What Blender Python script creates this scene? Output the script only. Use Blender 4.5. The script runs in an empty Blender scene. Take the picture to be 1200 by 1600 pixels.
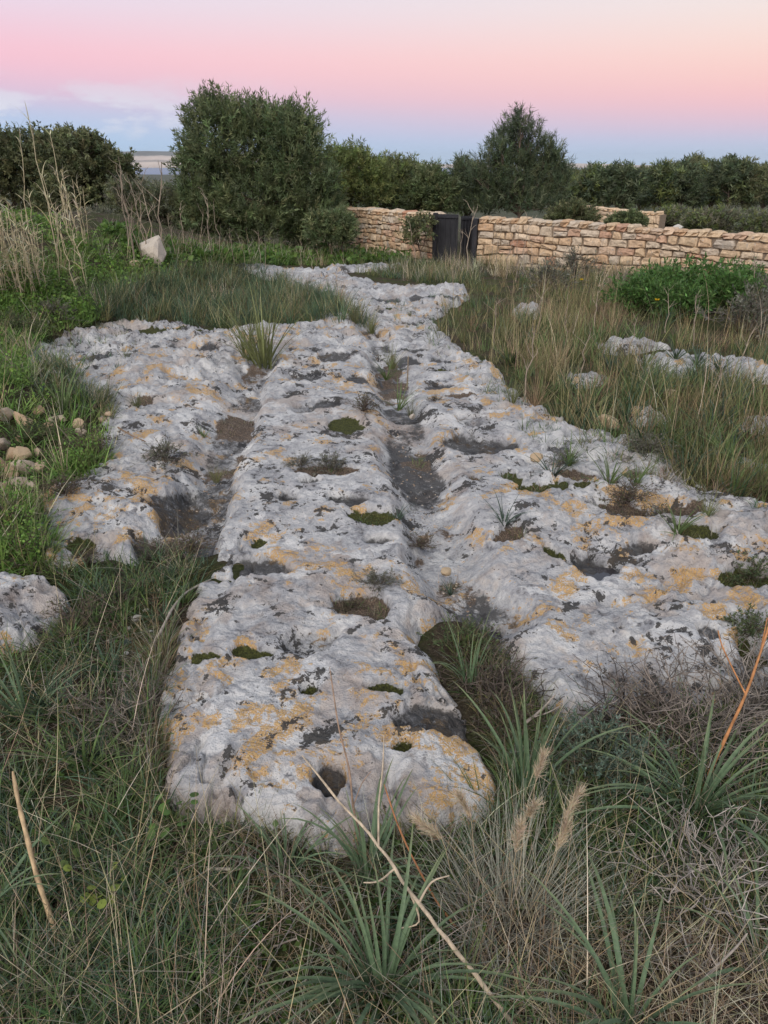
import bpy, bmesh, math, random
import numpy as np
from mathutils import Vector, Matrix

rng = np.random.default_rng(11)
random.seed(11)
scn = bpy.context.scene
COL = scn.collection
R = math.radians
def lin(r, g, b):
    return tuple(((c/255)/12.92 if c/255 <= .04045 else ((c/255+.055)/1.055)**2.4) for c in (r, g, b))

# ------------------------------------------------------------------ camera
EYE, PITCH, FPX = 1.6, R(25.2), 1155.0
cam = bpy.data.cameras.new('camera'); camo = bpy.data.objects.new('camera', cam); COL.objects.link(camo)
camo.location = (0, 0, EYE); camo.rotation_euler = (math.pi/2 - PITCH, 0, 0)
cam.sensor_fit = 'VERTICAL'; cam.sensor_height = 36; cam.lens = 36*FPX/1600
cam.clip_start = .05; cam.clip_end = 60000
scn.camera = camo

# ------------------------------------------------------------------ world
SUN_EL, SUN_AZ = R(20), R(200)       # the western glow, behind the camera and a little to the right
world = bpy.data.worlds.new('World'); scn.world = world; world.use_nodes = True
def build_world():
    nt = world.node_tree; nd = nt.nodes; lk = nt.links; nd.clear()
    out = nd.new('ShaderNodeOutputWorld'); bg = nd.new('ShaderNodeBackground'); lk.new(bg.outputs[0], out.inputs[0])
    tc = nd.new('ShaderNodeTexCoord'); sx = nd.new('ShaderNodeSeparateXYZ'); lk.new(tc.outputs['Generated'], sx.inputs[0])
    def math_(op, a, b=None, c=None, clamp=False):
        n = nd.new('ShaderNodeMath'); n.operation = op; n.use_clamp = clamp
        for i, v in enumerate((a, b, c)):
            if v is None: continue
            if isinstance(v, (int, float)): n.inputs[i].default_value = v
            else: lk.new(v, n.inputs[i])
        return n.outputs[0]
    def ramp(stops):
        n = nd.new('ShaderNodeValToRGB'); n.color_ramp.interpolation = 'B_SPLINE'
        e = n.color_ramp.elements
        while len(e) < len(stops): e.new(.5)
        for k, (p, c) in enumerate(stops): e[k].position = p/.4; e[k].color = (*lin(*c), 1)
        return n
    z = math_('MULTIPLY', sx.outputs[2], 1/.4, clamp=True)
    L = ramp([(0, (166, 202, 232)), (.025, (164, 200, 232)), (.05, (174, 198, 228)), (.07, (208, 188, 214)), (.10, (242, 186, 202)),
              (.125, (236, 192, 209)), (.155, (225, 206, 224)), (.19, (218, 212, 230)), (.27, (206, 213, 232)), (.4, (192, 206, 230))])
    Rr = ramp([(0, (178, 204, 228)), (.015, (180, 198, 224)), (.035, (212, 188, 208)), (.06, (242, 186, 190)), (.085, (245, 199, 191)),
              (.115, (243, 214, 202)), (.15, (236, 223, 216)), (.19, (228, 222, 222)), (.27, (212, 216, 228)), (.4, (194, 206, 228))])
    lk.new(z, L.inputs[0]); lk.new(z, Rr.inputs[0])
    az = math_('MULTIPLY_ADD', sx.outputs[0], 1.0, .5, clamp=True)
    mx = nd.new('ShaderNodeMix'); mx.data_type = 'RGBA'; lk.new(az, mx.inputs[0]); lk.new(L.outputs[0], mx.inputs[6]); lk.new(Rr.outputs[0], mx.inputs[7])
    # thin low clouds: soft drifts, a function of direction, all round the horizon
    mp = nd.new('ShaderNodeMapping'); mp.inputs['Scale'].default_value = (13, 13, 44); mp.inputs['Location'].default_value = (3.1, 1.7, .35)
    lk.new(tc.outputs['Generated'], mp.inputs[0])
    nz = nd.new('ShaderNodeTexNoise'); nz.inputs['Scale'].default_value = 1.0; nz.inputs['Detail'].default_value = 6; nz.inputs['Roughness'].default_value = .55
    lk.new(mp.outputs[0], nz.inputs['Vector'])
    cl = math_('SMOOTH_MIN', 1.0, math_('MULTIPLY', math_('SUBTRACT', nz.outputs['Fac'], .47), 9.0, clamp=True), .05)
    lo = math_('MULTIPLY', math_('SUBTRACT', sx.outputs[2], .018), 40, clamp=True)
    hi = math_('MULTIPLY', math_('SUBTRACT', .095, sx.outputs[2]), 26, clamp=True)
    side = math_('MULTIPLY', math_('SUBTRACT', -.08, sx.outputs[0]), 4.5, clamp=True)
    cl = math_('MULTIPLY', math_('MULTIPLY', cl, side), math_('MULTIPLY', lo, hi))
    cl = math_('MULTIPLY', cl, .85)
    cm = nd.new('ShaderNodeMix'); cm.data_type = 'RGBA'; lk.new(cl, cm.inputs[0]); lk.new(mx.outputs[2], cm.inputs[6]); cm.inputs[7].default_value = (*lin(218, 219, 230), 1)
    # physical twilight sky higher up
    sky = nd.new('ShaderNodeTexSky'); sky.sky_type = 'NISHITA'; sky.sun_disc = False
    sky.sun_elevation = R(4); sky.sun_rotation = SUN_AZ; sky.altitude = 200
    nm = nd.new('ShaderNodeMix'); nm.data_type = 'RGBA'; nm.blend_type = 'MULTIPLY'; nm.inputs[0].default_value = 1
    lk.new(sky.outputs[0], nm.inputs[6]); nm.inputs[7].default_value = (.12, .12, .12, 1)
    ad = nd.new('ShaderNodeMix'); ad.data_type = 'RGBA'
    lk.new(math_('MULTIPLY', math_('SUBTRACT', sx.outputs[2], .2), 1.1, clamp=True), ad.inputs[0])
    ad.inputs[0].default_value = 0
    up = nd.new('ShaderNodeMix'); up.data_type = 'RGBA'; up.inputs[0].default_value = .5
    lk.new(nm.outputs[2], up.inputs[6]); lk.new(cm.outputs[2], up.inputs[7])
    lk.new(cm.outputs[2], ad.inputs[6]); lk.new(up.outputs[2], ad.inputs[7])
    lk.new(ad.outputs[2], bg.inputs[0]); bg.inputs[1].default_value = .56
build_world()
sun = bpy.data.lights.new('sun', 'SUN'); sun.energy = 1.5; sun.angle = R(50); sun.color = (1, .93, .86)
suno = bpy.data.objects.new('sun', sun); COL.objects.link(suno)
sd = Vector((math.sin(SUN_AZ)*math.cos(SUN_EL+R(20)), math.cos(SUN_AZ)*math.cos(SUN_EL+R(20)), math.sin(SUN_EL+R(20))))
suno.rotation_euler = sd.to_track_quat('Z', 'Y').to_euler(); suno.location = (0, -8, 20)
vs = scn.view_settings
vs.view_transform = 'Standard'; vs.look = 'None'; vs.gamma = 1; vs.exposure = 1.0; vs.use_curve_mapping = False
scn.cycles.max_bounces = 6; scn.cycles.transparent_max_bounces = 8; scn.cycles.volume_bounces = 0

# ------------------------------------------------------------------ numpy noise
def _hash(i, j, s):
    h = (i.astype(np.int64)*374761393 + j.astype(np.int64)*668265263 + s*974634777) & 0xFFFFFFFF
    h = ((h ^ (h >> 13))*1274126177) & 0xFFFFFFFF
    return ((h ^ (h >> 16)) & 0xFFFF)/65535.0
def noise(x, y, s=0):
    i = np.floor(x); j = np.floor(y); u = x-i; v = y-j
    u = u*u*u*(u*(u*6-15)+10); v = v*v*v*(v*(v*6-15)+10)
    a = _hash(i, j, s); b = _hash(i+1, j, s); c = _hash(i, j+1, s); d = _hash(i+1, j+1, s)
    return (a*(1-u)+b*u)*(1-v) + (c*(1-u)+d*u)*v
def fbm(x, y, s=0, o=4, g=.5):
    t = 0; a = 1; n = 0
    for k in range(o):
        ca, sa = math.cos(1.1*k+.4), math.sin(1.1*k+.4)
        t = t + a*(noise((x*ca-y*sa)*2**k+17.3*k, (x*sa+y*ca)*2**k+9.1*k, s+k)-.5)*2; n += a; a *= g
    return t/n
def sst(a, b, x):
    t = np.clip((x-a)/(b-a), 0, 1); return t*t*(3-2*t)

# ------------------------------------------------------------------ terrain functions
def B(x, y):
    """general lie of the land: level near, falling gently away beyond"""
    x = np.asarray(x, float); y = np.asarray(y, float)
    z = -.03*np.clip(y-5, 0, 15) - .05*np.clip(y-20, 0, 40) - .0245*np.clip(y-60, 0, 2200)
    return z
def ray(px, py):
    px = np.asarray(px, float); py = np.asarray(py, float)
    a = (px-600)/FPX; b = (800-py)/FPX; cp, sp = math.cos(PITCH), math.sin(PITCH)
    return a, cp+b*sp, b*cp-sp
def hit(px, py, H, it=60):
    """where a photo pixel meets the height field H(x, y)"""
    dx, dy, dz = ray(px, py); z = np.zeros_like(dx)
    t = np.full_like(dx, .5)
    for k in range(it):
        g = H(t*dx, t*dy); zz = EYE+t*dz
        t = np.clip(t + .8*(g-zz)/np.minimum(dz-.02, -.02), .3, 400)
    return t*dx, t*dy
def gp(px, py, H=None):
    x, y = hit(np.array([px], float), np.array([py], float), H or B); return float(x[0]), float(y[0])
def poly_w(pts):
    p = np.array(pts, float); x, y = hit(p[:, 0], p[:, 1], B); return np.stack([x, y], 1)
def sdf_poly(P, x, y):
    d = np.full(x.shape, 1e9); ins = np.zeros(x.shape, bool)
    for k in range(len(P)):
        ax, ay = P[k]; bx, by = P[(k+1) % len(P)]
        ex, ey = bx-ax, by-ay; t = np.clip(((x-ax)*ex+(y-ay)*ey)/(ex*ex+ey*ey+1e-12), 0, 1)
        d = np.minimum(d, (x-ax-t*ex)**2+(y-ay-t*ey)**2)
        c = ((ay > y) != (by > y))
        with np.errstate(divide='ignore', invalid='ignore'):
            ins ^= c & (x < (bx-ax)*(y-ay)/(by-ay)+ax)
    d = np.sqrt(d); return np.where(ins, d, -d)
def sd_line(P, x, y):
    """unsigned distance and signed side (+ right of travel) and along-parameter to a polyline"""
    d = np.full(x.shape, 1e9); sgn = np.zeros(x.shape); al = np.zeros(x.shape)
    for k in range(len(P)-1):
        ax, ay = P[k]; bx, by = P[k+1]; ex, ey = bx-ax, by-ay
        t = np.clip(((x-ax)*ex+(y-ay)*ey)/(ex*ex+ey*ey+1e-12), 0, 1)
        q = np.sqrt((x-ax-t*ex)**2+(y-ay-t*ey)**2); m = q < d
        d = np.where(m, q, d); sgn = np.where(m, np.sign((x-ax)*ey-(y-ay)*ex), sgn); al = np.where(m, (k+t)/(len(P)-1), al)
    return d, sgn, al

ROCK = [
 # the long slab with the two ruts and the broad pavement right of them
 [(235,1222),(330,1262),(430,1268),(520,1285),(600,1262),(700,1258),(798,1222),(772,1150),(728,1070),(700,1005),(708,972),(748,990),(795,1060),(850,1090),
  (872,1160),(905,1130),(985,1090),(1060,1075),(1140,1062),(1200,1052),(1330,1010),(1600,930),(1600,800),(1330,790),(1200,775),(1110,752),(1050,705),(960,668),(880,652),
  (850,632),(800,606),(770,566),(705,530),(688,505),(700,480),(742,461),(700,448),(610,446),(565,431),(480,417),(360,413),(330,420),(430,436),(500,462),(530,478),(480,505),(330,513),
  (230,503),(140,498),(100,518),(16,545),(24,602),(110,625),(150,650),(160,700),(118,735),(58,760),(42,820),(60,872),(125,872),(165,862),(215,872),(300,872),(340,868),(325,890),(288,930),(262,985),(250,1080)],
 [(-140,925),(0,898),(60,890),(112,905),(120,930),(88,955),(60,978),(0,992),(-140,1010)],
 [(980,560),(1060,548),(1190,570),(1230,590),(1120,592),(1020,580)],
 [(1090,690),(1150,700),(1210,725),(1190,745),(1120,728)], [(880,585),(930,575),(960,590),(910,600)], [(1120,650),(1200,640),(1260,665),(1180,675)], [(970,640),(1020,632),(1050,650),(1000,660)], [(800,475),(850,480),(840,492),(800,488)],
 [(930,535),(1010,528),(1050,540),(960,548)],
 [(500,416),(560,410),(640,412),(600,420),(520,424)],
]
ROCKW = [poly_w(p) for p in ROCK]
LRUT = poly_w([(418,560),(392,620),(368,690),(345,750),(322,810),(300,870),(250,930),(205,1010),(160,1120)])
RRUT = poly_w([(500,450),(560,490),(592,535),(616,595),(628,650),(646,715),(668,780),(690,840),(712,900),(770,944)])
NOTCH = poly_w([(712,975),(750,1030),(800,1085),(850,1140)])
# solution pans: px, py, half width px, half height px, depth m, fill (d dark algae, s soil, m moss, w water, b bare)
PANS = [(507,1204,40,26,.075,'d'),(636,1160,15,12,.05,'m'),(690,1118,70,24,.035,'d'),(592,1080,42,13,.04,'m'),(486,1074,15,9,.04,'m'),(326,1028,20,9,.04,'m'),
 (402,1016,38,12,.035,'m'),(487,1003,62,24,.04,'b'),(566,940,62,22,.06,'s'),(410,880,42,18,.05,'d'),(452,780,24,9,.04,'d'),(490,755,22,7,.035,'d'),
 (542,785,32,11,.045,'d'),(578,808,48,11,.05,'m'),(585,845,30,8,.04,'d'),(412,844,13,6,.03,'m'),(505,738,62,9,.03,'s'),(535,666,32,12,.04,'m'),(510,632,24,8,.03,'d'),
 (272,778,46,24,.05,'d'),(245,842,40,14,.04,'d'),(758,690,66,20,.06,'d'),(742,655,40,8,.03,'b'),(940,875,50,21,.07,'d'),(862,860,18,9,.05,'m'),(786,836,36,14,.05,'s'),(772,945,30,16,.05,'d'),
 (1000,851,24,8,.04,'d'),(1166,902,42,15,.06,'m'),(1180,1002,30,26,.07,'m'),(1106,993,22,11,.03,'d'),(842,762,42,9,.04,'m'),(744,745,14,8,.04,'s'),(798,742,18,8,.04,'m'),
 (690,600,26,5,.03,'d'),(722,618,26,6,.03,'s'),(640,560,26,4,.03,'d'),(700,578,22,5,.03,'m'),(690,560,26,5,.03,'d'),(640,545,24,4,.03,'d'),(560,590,22,6,.03,'d'),(480,590,30,6,.03,'d'),
 (520,560,30,5,.03,'d'),(460,545,26,4,.03,'d'),(300,545,60,6,.03,'d'),(170,560,60,8,.03,'d'),(240,520,40,5,.03,'m'),(340,520,36,5,.03,'m'),(215,630,24,10,.04,'s'),
 (900,740,36,9,.04,'s'),(1010,745,50,12,.05,'s'),(975,795,50,10,.05,'s'),(1085,765,26,8,.04,'m'),(930,760,24,7,.04,'m'),(1085,835,40,12,.05,'m'),(1050,800,60,10,.05,'s'),
 (1040,905,26,8,.03,'b'),(880,700,24,6,.03,'d'),(640,500,30,4,.03,'d'),(600,470,30,3,.03,'d'),(660,468,34,3,.03,'d'),(700,470,20,3,.02,'d'),(620,485,20,3,.03,'m'),(120,850,26,12,.04,'m'),(470,640,20,7,.03,'b'),(610,905,30,10,.03,'b')]
_pw = []
for (px, py, a, b, dep, f) in PANS:
    x0, y0 = gp(px, py); xr, _ = gp(px+a, py); _, yt = gp(px, py-b); _, yb = gp(px, py+b)
    _pw.append((x0, (yt+yb)/2, abs(xr-x0), abs(yt-yb)/2, dep, f))
LICH = [(*gp(px, py), s) for px, py, s in ((400,1045,.16),(340,1200,.14),(480,970,.16),(650,1190,.16),(560,1150,.14),(150,790,.3),(210,760,.25),(300,960,.1),(960,920,.25),(760,880,.15),(600,920,.15),(1000,960,.25))]
def rock_raw(x, y, want=False):
    x = np.asarray(x, float); y = np.asarray(y, float)
    wx = .05*fbm(x*5, y*5, 31, 3); wy = .05*fbm(x*5+40, y*5, 37, 3)
    X, Y = x+wx, y+wy
    d = np.full(x.shape, -1e9)
    for P in ROCKW: d = np.maximum(d, sdf_poly(P, x+.7*wx, y+.7*wy))
    bz = B(x, y)
    h = .035*fbm(x*.9, y*.9, 1, 3) + .022*fbm(x*2.6, y*2.6, 5, 3) + (.008+.009*sst(2.2, 4.5, y))*fbm(X*7, Y*7, 9, 4, .6) + .005*fbm(X*34, Y*34, 15, 2)
    # right-hand pavement is lumpier, as is everything farther out
    lump = sst(.4, 1.2, x)*.7 + sst(4.5, 8, y)*.9 + sst(-.7, -1.3, x)*.4
    n1 = fbm(X*1.9+9, Y*2.3, 51, 3)
    h = h + np.clip(lump, 0, 1.3)*(.05*n1 + .035*(1-2*np.abs(fbm(X*4.3, Y*4.9, 57, 3)))*(.6+.8*noise(x*.8, y*.8, 59)))
    # small solution cups and etched flutes
    cup = fbm(X*6.5+3, Y*6.5, 71, 2)
    tn = (fbm(X*1.7+6, Y*2.6, 111, 4, .55)+1)*4.5; tf = tn-np.floor(tn); ter = (np.floor(tn)+sst(.0, .22, tf))/4.5
    h = h + np.clip(.25+lump, 0, 1.2)*.055*(ter-1)
    h = h + .012*(1-2*np.abs(fbm(X*15, Y*15, 115, 3)))*(.4+.6*np.clip(lump, 0, 1))
    h = h - .020*sst(.28, .62, cup)*(.4+lump)
    h = h - .020*sst(.22, .46, fbm(X*10+2, Y*14, 75, 3))*np.clip(lump, 0, 1)
    fl = np.abs(fbm(X*5.5, Y*11, 77, 3)); h = h - .022*np.clip(lump, 0, 1.2)*(1-sst(0, .16, fl))
    h = h - .006*(1-sst(0, .12, np.abs(fbm(X*17, Y*17, 83, 2))))
    darkf = np.zeros(x.shape); soil = np.zeros(x.shape); moss = np.zeros(x.shape)
    darkf = np.maximum(darkf, .75*(1-sst(0, .10, fl))*sst(.3, .9, lump)*sst(-.1, .4, fbm(X*1.3, Y*1.3, 91, 2)))  # darker along the flute bottoms, in scattered stretches
    # left rut: steep on the slab side, open on the other
    q, s, al = sd_line(LRUT, X, Y)
    w = np.where(s < 0, .34, .13)*np.where(al > .7, 1.25, 1)
    # travel is toward the camera, so side s<0 is image-right
    w = np.where(s < 0, .12, .30)*np.where(al > .7, 1.3, 1)
    rut = 1-sst(.35, 1.15, q/w)
    h = h - (.07+.13*al)*rut
    soil = np.maximum(soil, sst(.55, .95, rut)*sst(-.35, .25, fbm(X*2.2, Y*2.2, 93, 3))*.9)
    darkf = np.maximum(darkf, sst(.5, .9, rut)*.6*sst(-.4, .3, fbm(X*3, Y*3, 95, 3)))
    q, s, al = sd_line(RRUT, X, Y)
    rut = 1-sst(.3, 1.2, q/(.17+.05*noise(Y*1.7, X*0+3, 4)))
    h = h - (.085+.045*al)*rut*(1+.35*fbm(X*3.1, Y*3.1, 119, 3))
    soil = np.maximum(soil, sst(.5, .95, rut)*sst(.0, .3, fbm(X*1.7, Y*1.7, 97, 4, .6)))
    darkf = np.maximum(darkf, sst(.45, .9, rut)*.72*sst(-.35, .3, fbm(X*2.1, Y*2.1, 99, 4, .6)))
    q, s, al = sd_line(NOTCH, X, Y); rut = 1-sst(.3, 1.2, q/.16); h = h - .16*rut; soil = np.maximum(soil, rut)
    for (x0, y0, a, b, dep, f) in _pw:
        m = (np.abs(x-x0) < 2.2*a+.12) & (np.abs(y-y0) < 2.2*b+.12)
        if not m.any(): continue
        e = np.sqrt(((X[m]-x0)/a)**2+((Y[m]-y0)/b)**2)
        e = e*(1+.6*fbm(X[m]*6, Y[m]*6, 61, 4, .6)); bowl = 1-sst(.72, 1.08, e)
        h[m] -= dep*bowl
        fl_ = 1-sst(.78, 1.0, e)
        if f in 'dw': darkf[m] = np.maximum(darkf[m], fl_*(1.25 if dep > .07 else .72))
        elif f == 's': soil[m] = np.maximum(soil[m], fl_)
        elif f == 'm': moss[m] = np.maximum(moss[m], fl_); soil[m] = np.maximum(soil[m], .6*fl_)
        else: darkf[m] = np.maximum(darkf[m], .45*fl_)
    # rock edge rolls over and dives under the soil
    edge = sst(.045, -.10, d+.05*fbm(X*4, Y*4, 63, 3)); h = h + (.02*fbm(X*13, Y*13, 65, 3) - .03*(1-sst(0, .14, np.abs(fbm(X*6, Y*3.2, 67, 3)))))*sst(.35, .02, d)
    h = h - .03*sst(.22, .03, d) - .32*edge
    if want:
        reg = .7*fbm(x*1.25+2, y*1.25+7, 401, 3)-.08
        lob = fbm(X*9, Y*9, 407, 4, .6)
        for (lx, ly, ls) in LICH: reg = reg + .45*np.exp(-((x-lx)**2+(y-ly)**2)/(2*ls*ls))
        lich = lob*1.15 + np.clip(reg, -.5, .35)*.62 - .07*sst(.3, 1.0, x)
        tan = fbm(X*2+5, Y*2, 411, 4, .6)*.7+fbm(X*12, Y*12, 413, 3, .6)*.5
        wht = fbm(X*7+9, Y*7+3, 417, 4, .55)
        blk = np.maximum(fbm(X*5.5+1, Y*5.5+11, 421, 4, .55), fbm(X*20+7, Y*20, 423, 3)*.85+.3*fbm(x*1.7, y*1.7, 427, 2)-.10) + .12*fbm(x*.9+4, y*.9, 429, 2)
        return bz+h, dict(darkf=darkf, soil=soil, moss=moss, lich=lich, tanf=tan, wht=wht, blk=blk), d
    return bz+h
def bank(x, y):
    b = 1.15*sst(-2.6, -6.2, x - .10*(y-9))*sst(3.5, 8.5, y)*sst(24, 14, y)
    b = b + .25*sst(-1.7, -3.0, x)*sst(2.5, 4.5, y)*sst(8, 5, y)
    return b
def soil_raw(x, y):
    x = np.asarray(x, float); y = np.asarray(y, float)
    near = sst(3.6, 1.6, y)
    return B(x, y) - .045 - .055*near + bank(x, y) + .03*fbm(x*1.3, y*1.3, 201, 3) + .016*fbm(x*6, y*6, 205, 3)
def surf(x, y):
    x = np.asarray(x, float); y = np.asarray(y, float)
    return np.maximum(rock_raw(x, y), soil_raw(x, y))
def soft_surf(x, y):      # cheaper: soil outside, plane inside
    return np.maximum(soil_raw(x, y), B(x, y)-.06)

# ------------------------------------------------------------------ mesh helpers
def mesh_np(name, V, F, col=None, attrs=None, smooth=True, mat=None):
    V = np.asarray(V, np.float32).reshape(-1, 3); F = np.asarray(F, np.int32); k = F.shape[1]
    me = bpy.data.meshes.new(name)
    me.vertices.add(len(V)); me.vertices.foreach_set('co', V.ravel())
    me.loops.add(F.size); me.loops.foreach_set('vertex_index', F.ravel())
    me.polygons.add(len(F)); me.polygons.foreach_set('loop_start', np.arange(0, F.size, k, dtype=np.int32))
    me.polygons.foreach_set('use_smooth', np.full(len(F), smooth))
    me.update(calc_edges=True)
    if col is not None:
        c = np.ones((len(V), 4), np.float32); c[:, :3] = np.asarray(col).reshape(-1, 3)
        a = me.attributes.new('col', 'FLOAT_COLOR', 'POINT'); a.data.foreach_set('color', c.ravel())
    for kk, v in (attrs or {}).items():
        a = me.attributes.new(kk, 'FLOAT', 'POINT'); a.data.foreach_set('value', np.asarray(v, np.float32).ravel())
    if mat: me.materials.append(mat)
    return me
def ob(name, me, parent=None, loc=None, rot=None, scale=None, **props):
    o = bpy.data.objects.new(name, me); COL.objects.link(o)
    if parent: o.parent = parent
    if loc is not None: o.location = loc
    if rot is not None: o.rotation_euler = rot
    if scale is not None: o.scale = scale if hasattr(scale, '__len__') else (scale,)*3
    for k, v in props.items(): o[k] = v
    return o
def thing(name, label, category, loc=(0, 0, 0), group=None, rz=0, scale=1):
    o = ob(name, None, loc=loc, rot=(0, 0, rz), scale=scale, label=label, category=category)
    o.empty_display_size = .1
    if group: o['group'] = group
    return o
def grid_faces(nr, nc):
    i = np.arange(nr-1)[:, None]*nc+np.arange(nc-1)[None]
    return np.stack([i, i+1, i+nc+1, i+nc], -1).reshape(-1, 4)
class Buf:
    """collects quads with per-vertex colour"""
    def __init__(s): s.V = []; s.F = []; s.C = []; s.n = 0
    def add(s, V, F, C):
        V = np.asarray(V, float).reshape(-1, 3); C = np.asarray(C, float)
        if C.ndim == 1: C = np.tile(C, (len(V), 1))
        s.V.append(V); s.F.append(np.asarray(F)+s.n); s.C.append(C.reshape(-1, 3)); s.n += len(V)
    def mesh(s, name, mat, smooth=True):
        return mesh_np(name, np.concatenate(s.V), np.concatenate(s.F), np.concatenate(s.C), mat=mat, smooth=smooth)
def blades(buf, root, h, w, az, th0, bend, col, S=4, twist=None, tipcol=None, prof=.75):
    """tapered bent strips: th0 = lean at the root, bend = extra lean by the tip (radians)"""
    N = len(root); t = np.linspace(0, 1, S+1)
    h = np.broadcast_to(h, (N,)); w = np.broadcast_to(w, (N,))
    th = th0[:, None]+bend[:, None]*(t[None, :-1]+.5/S)
    ds = h[:, None]/S
    r = np.concatenate([np.zeros((N, 1)), np.cumsum(np.sin(th)*ds, 1)], 1); z = np.concatenate([np.zeros((N, 1)), np.cumsum(np.cos(th)*ds, 1)], 1)
    c, s = np.cos(az)[:, None], np.sin(az)[:, None]
    P = np.stack([root[:, 0:1]+r*c, root[:, 1:2]+r*s, root[:, 2:3]+z], -1)
    tw = az + math.pi/2 + (rng.normal(0, .5, N) if twist is None else twist)
    W = np.stack([np.cos(tw), np.sin(tw), np.zeros(N)], -1)[:, None, :]*(w[:, None]*np.clip((1-t)**prof, .06, 1)[None]*np.where(t < .12, .7, 1)[None]*.5)[..., None]
    V = np.stack([P-W, P+W], 2).reshape(-1, 3)
    base = (np.arange(N)*(S+1)*2)[:, None]+(np.arange(S)*2)[None]
    F = np.stack([base, base+1, base+3, base+2], -1).reshape(-1, 4)
    col = np.broadcast_to(col, (N, 3))
    tc_ = col if tipcol is None else np.broadcast_to(tipcol, (N, 3))
    C = col[:, None, :]*(1-t[None, :, None]**2)+tc_[:, None, :]*(t[None, :, None]**2)
    C = np.repeat(C, 2, 1).reshape(-1, 3)
    buf.add(V, F, C)
def leaves(buf, P, D, ln, wd, col, kite=False):
    """one quad per leaf, centred stem at P, pointing along D"""
    N = len(P); D = D/np.maximum(np.linalg.norm(D, axis=1, keepdims=True), 1e-6)
    q = rng.normal(size=(N, 3)); W = np.cross(D, q); W /= np.maximum(np.linalg.norm(W, axis=1, keepdims=True), 1e-6)
    ln = np.broadcast_to(ln, (N,))[:, None]; wd = np.broadcast_to(wd, (N,))[:, None]
    if kite: V = np.stack([P, P+D*ln*.45+W*wd*.5, P+D*ln, P+D*ln*.45-W*wd*.5], 1)
    else: V = np.stack([P-W*wd*.5, P+W*wd*.5, P+D*ln+W*wd*.2, P+D*ln-W*wd*.2], 1)
    F = np.arange(N*4).reshape(N, 4)
    buf.add(V, F, np.repeat(np.broadcast_to(col, (N, 3)), 4, 0))
def tube(buf, pts, rad, col, n=5):
    pts = np.asarray(pts, float); rad = np.broadcast_to(rad, (len(pts),)); m = len(pts)
    T = np.gradient(pts, axis=0); T /= np.maximum(np.linalg.norm(T, axis=1, keepdims=True), 1e-9)
    a = np.where(np.abs(T[:, 2:3]) < .9, [[0, 0, 1]], [[1, 0, 0]]); U = np.cross(T, a); U /= np.linalg.norm(U, axis=1, keepdims=True); Wv = np.cross(T, U)
    an = np.arange(n)*2*math.pi/n
    V = pts[:, None]+rad[:, None, None]*(np.cos(an)[None, :, None]*U[:, None]+np.sin(an)[None, :, None]*Wv[:, None])
    i = (np.arange(m-1)*n)[:, None]; j = np.arange(n)[None]; k = (j+1) % n
    F = np.stack([i+j, i+k, i+n+k, i+n+j], -1).reshape(-1, 4)
    V = V.reshape(-1, 3)
    if n == 4: F = np.concatenate([F, [[0, 1, 2, 3]], [[(m-1)*n+q for q in (3, 2, 1, 0)]]])
    buf.add(V, F, col)
def pick(cols, N, jit=.18, p=None):
    c = np.array(cols, float)[rng.choice(len(cols), N, p=p)]
    return c*np.exp(rng.normal(0, jit, (N, 1)))*np.exp(rng.normal(0, .05, (N, 3)))

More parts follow.
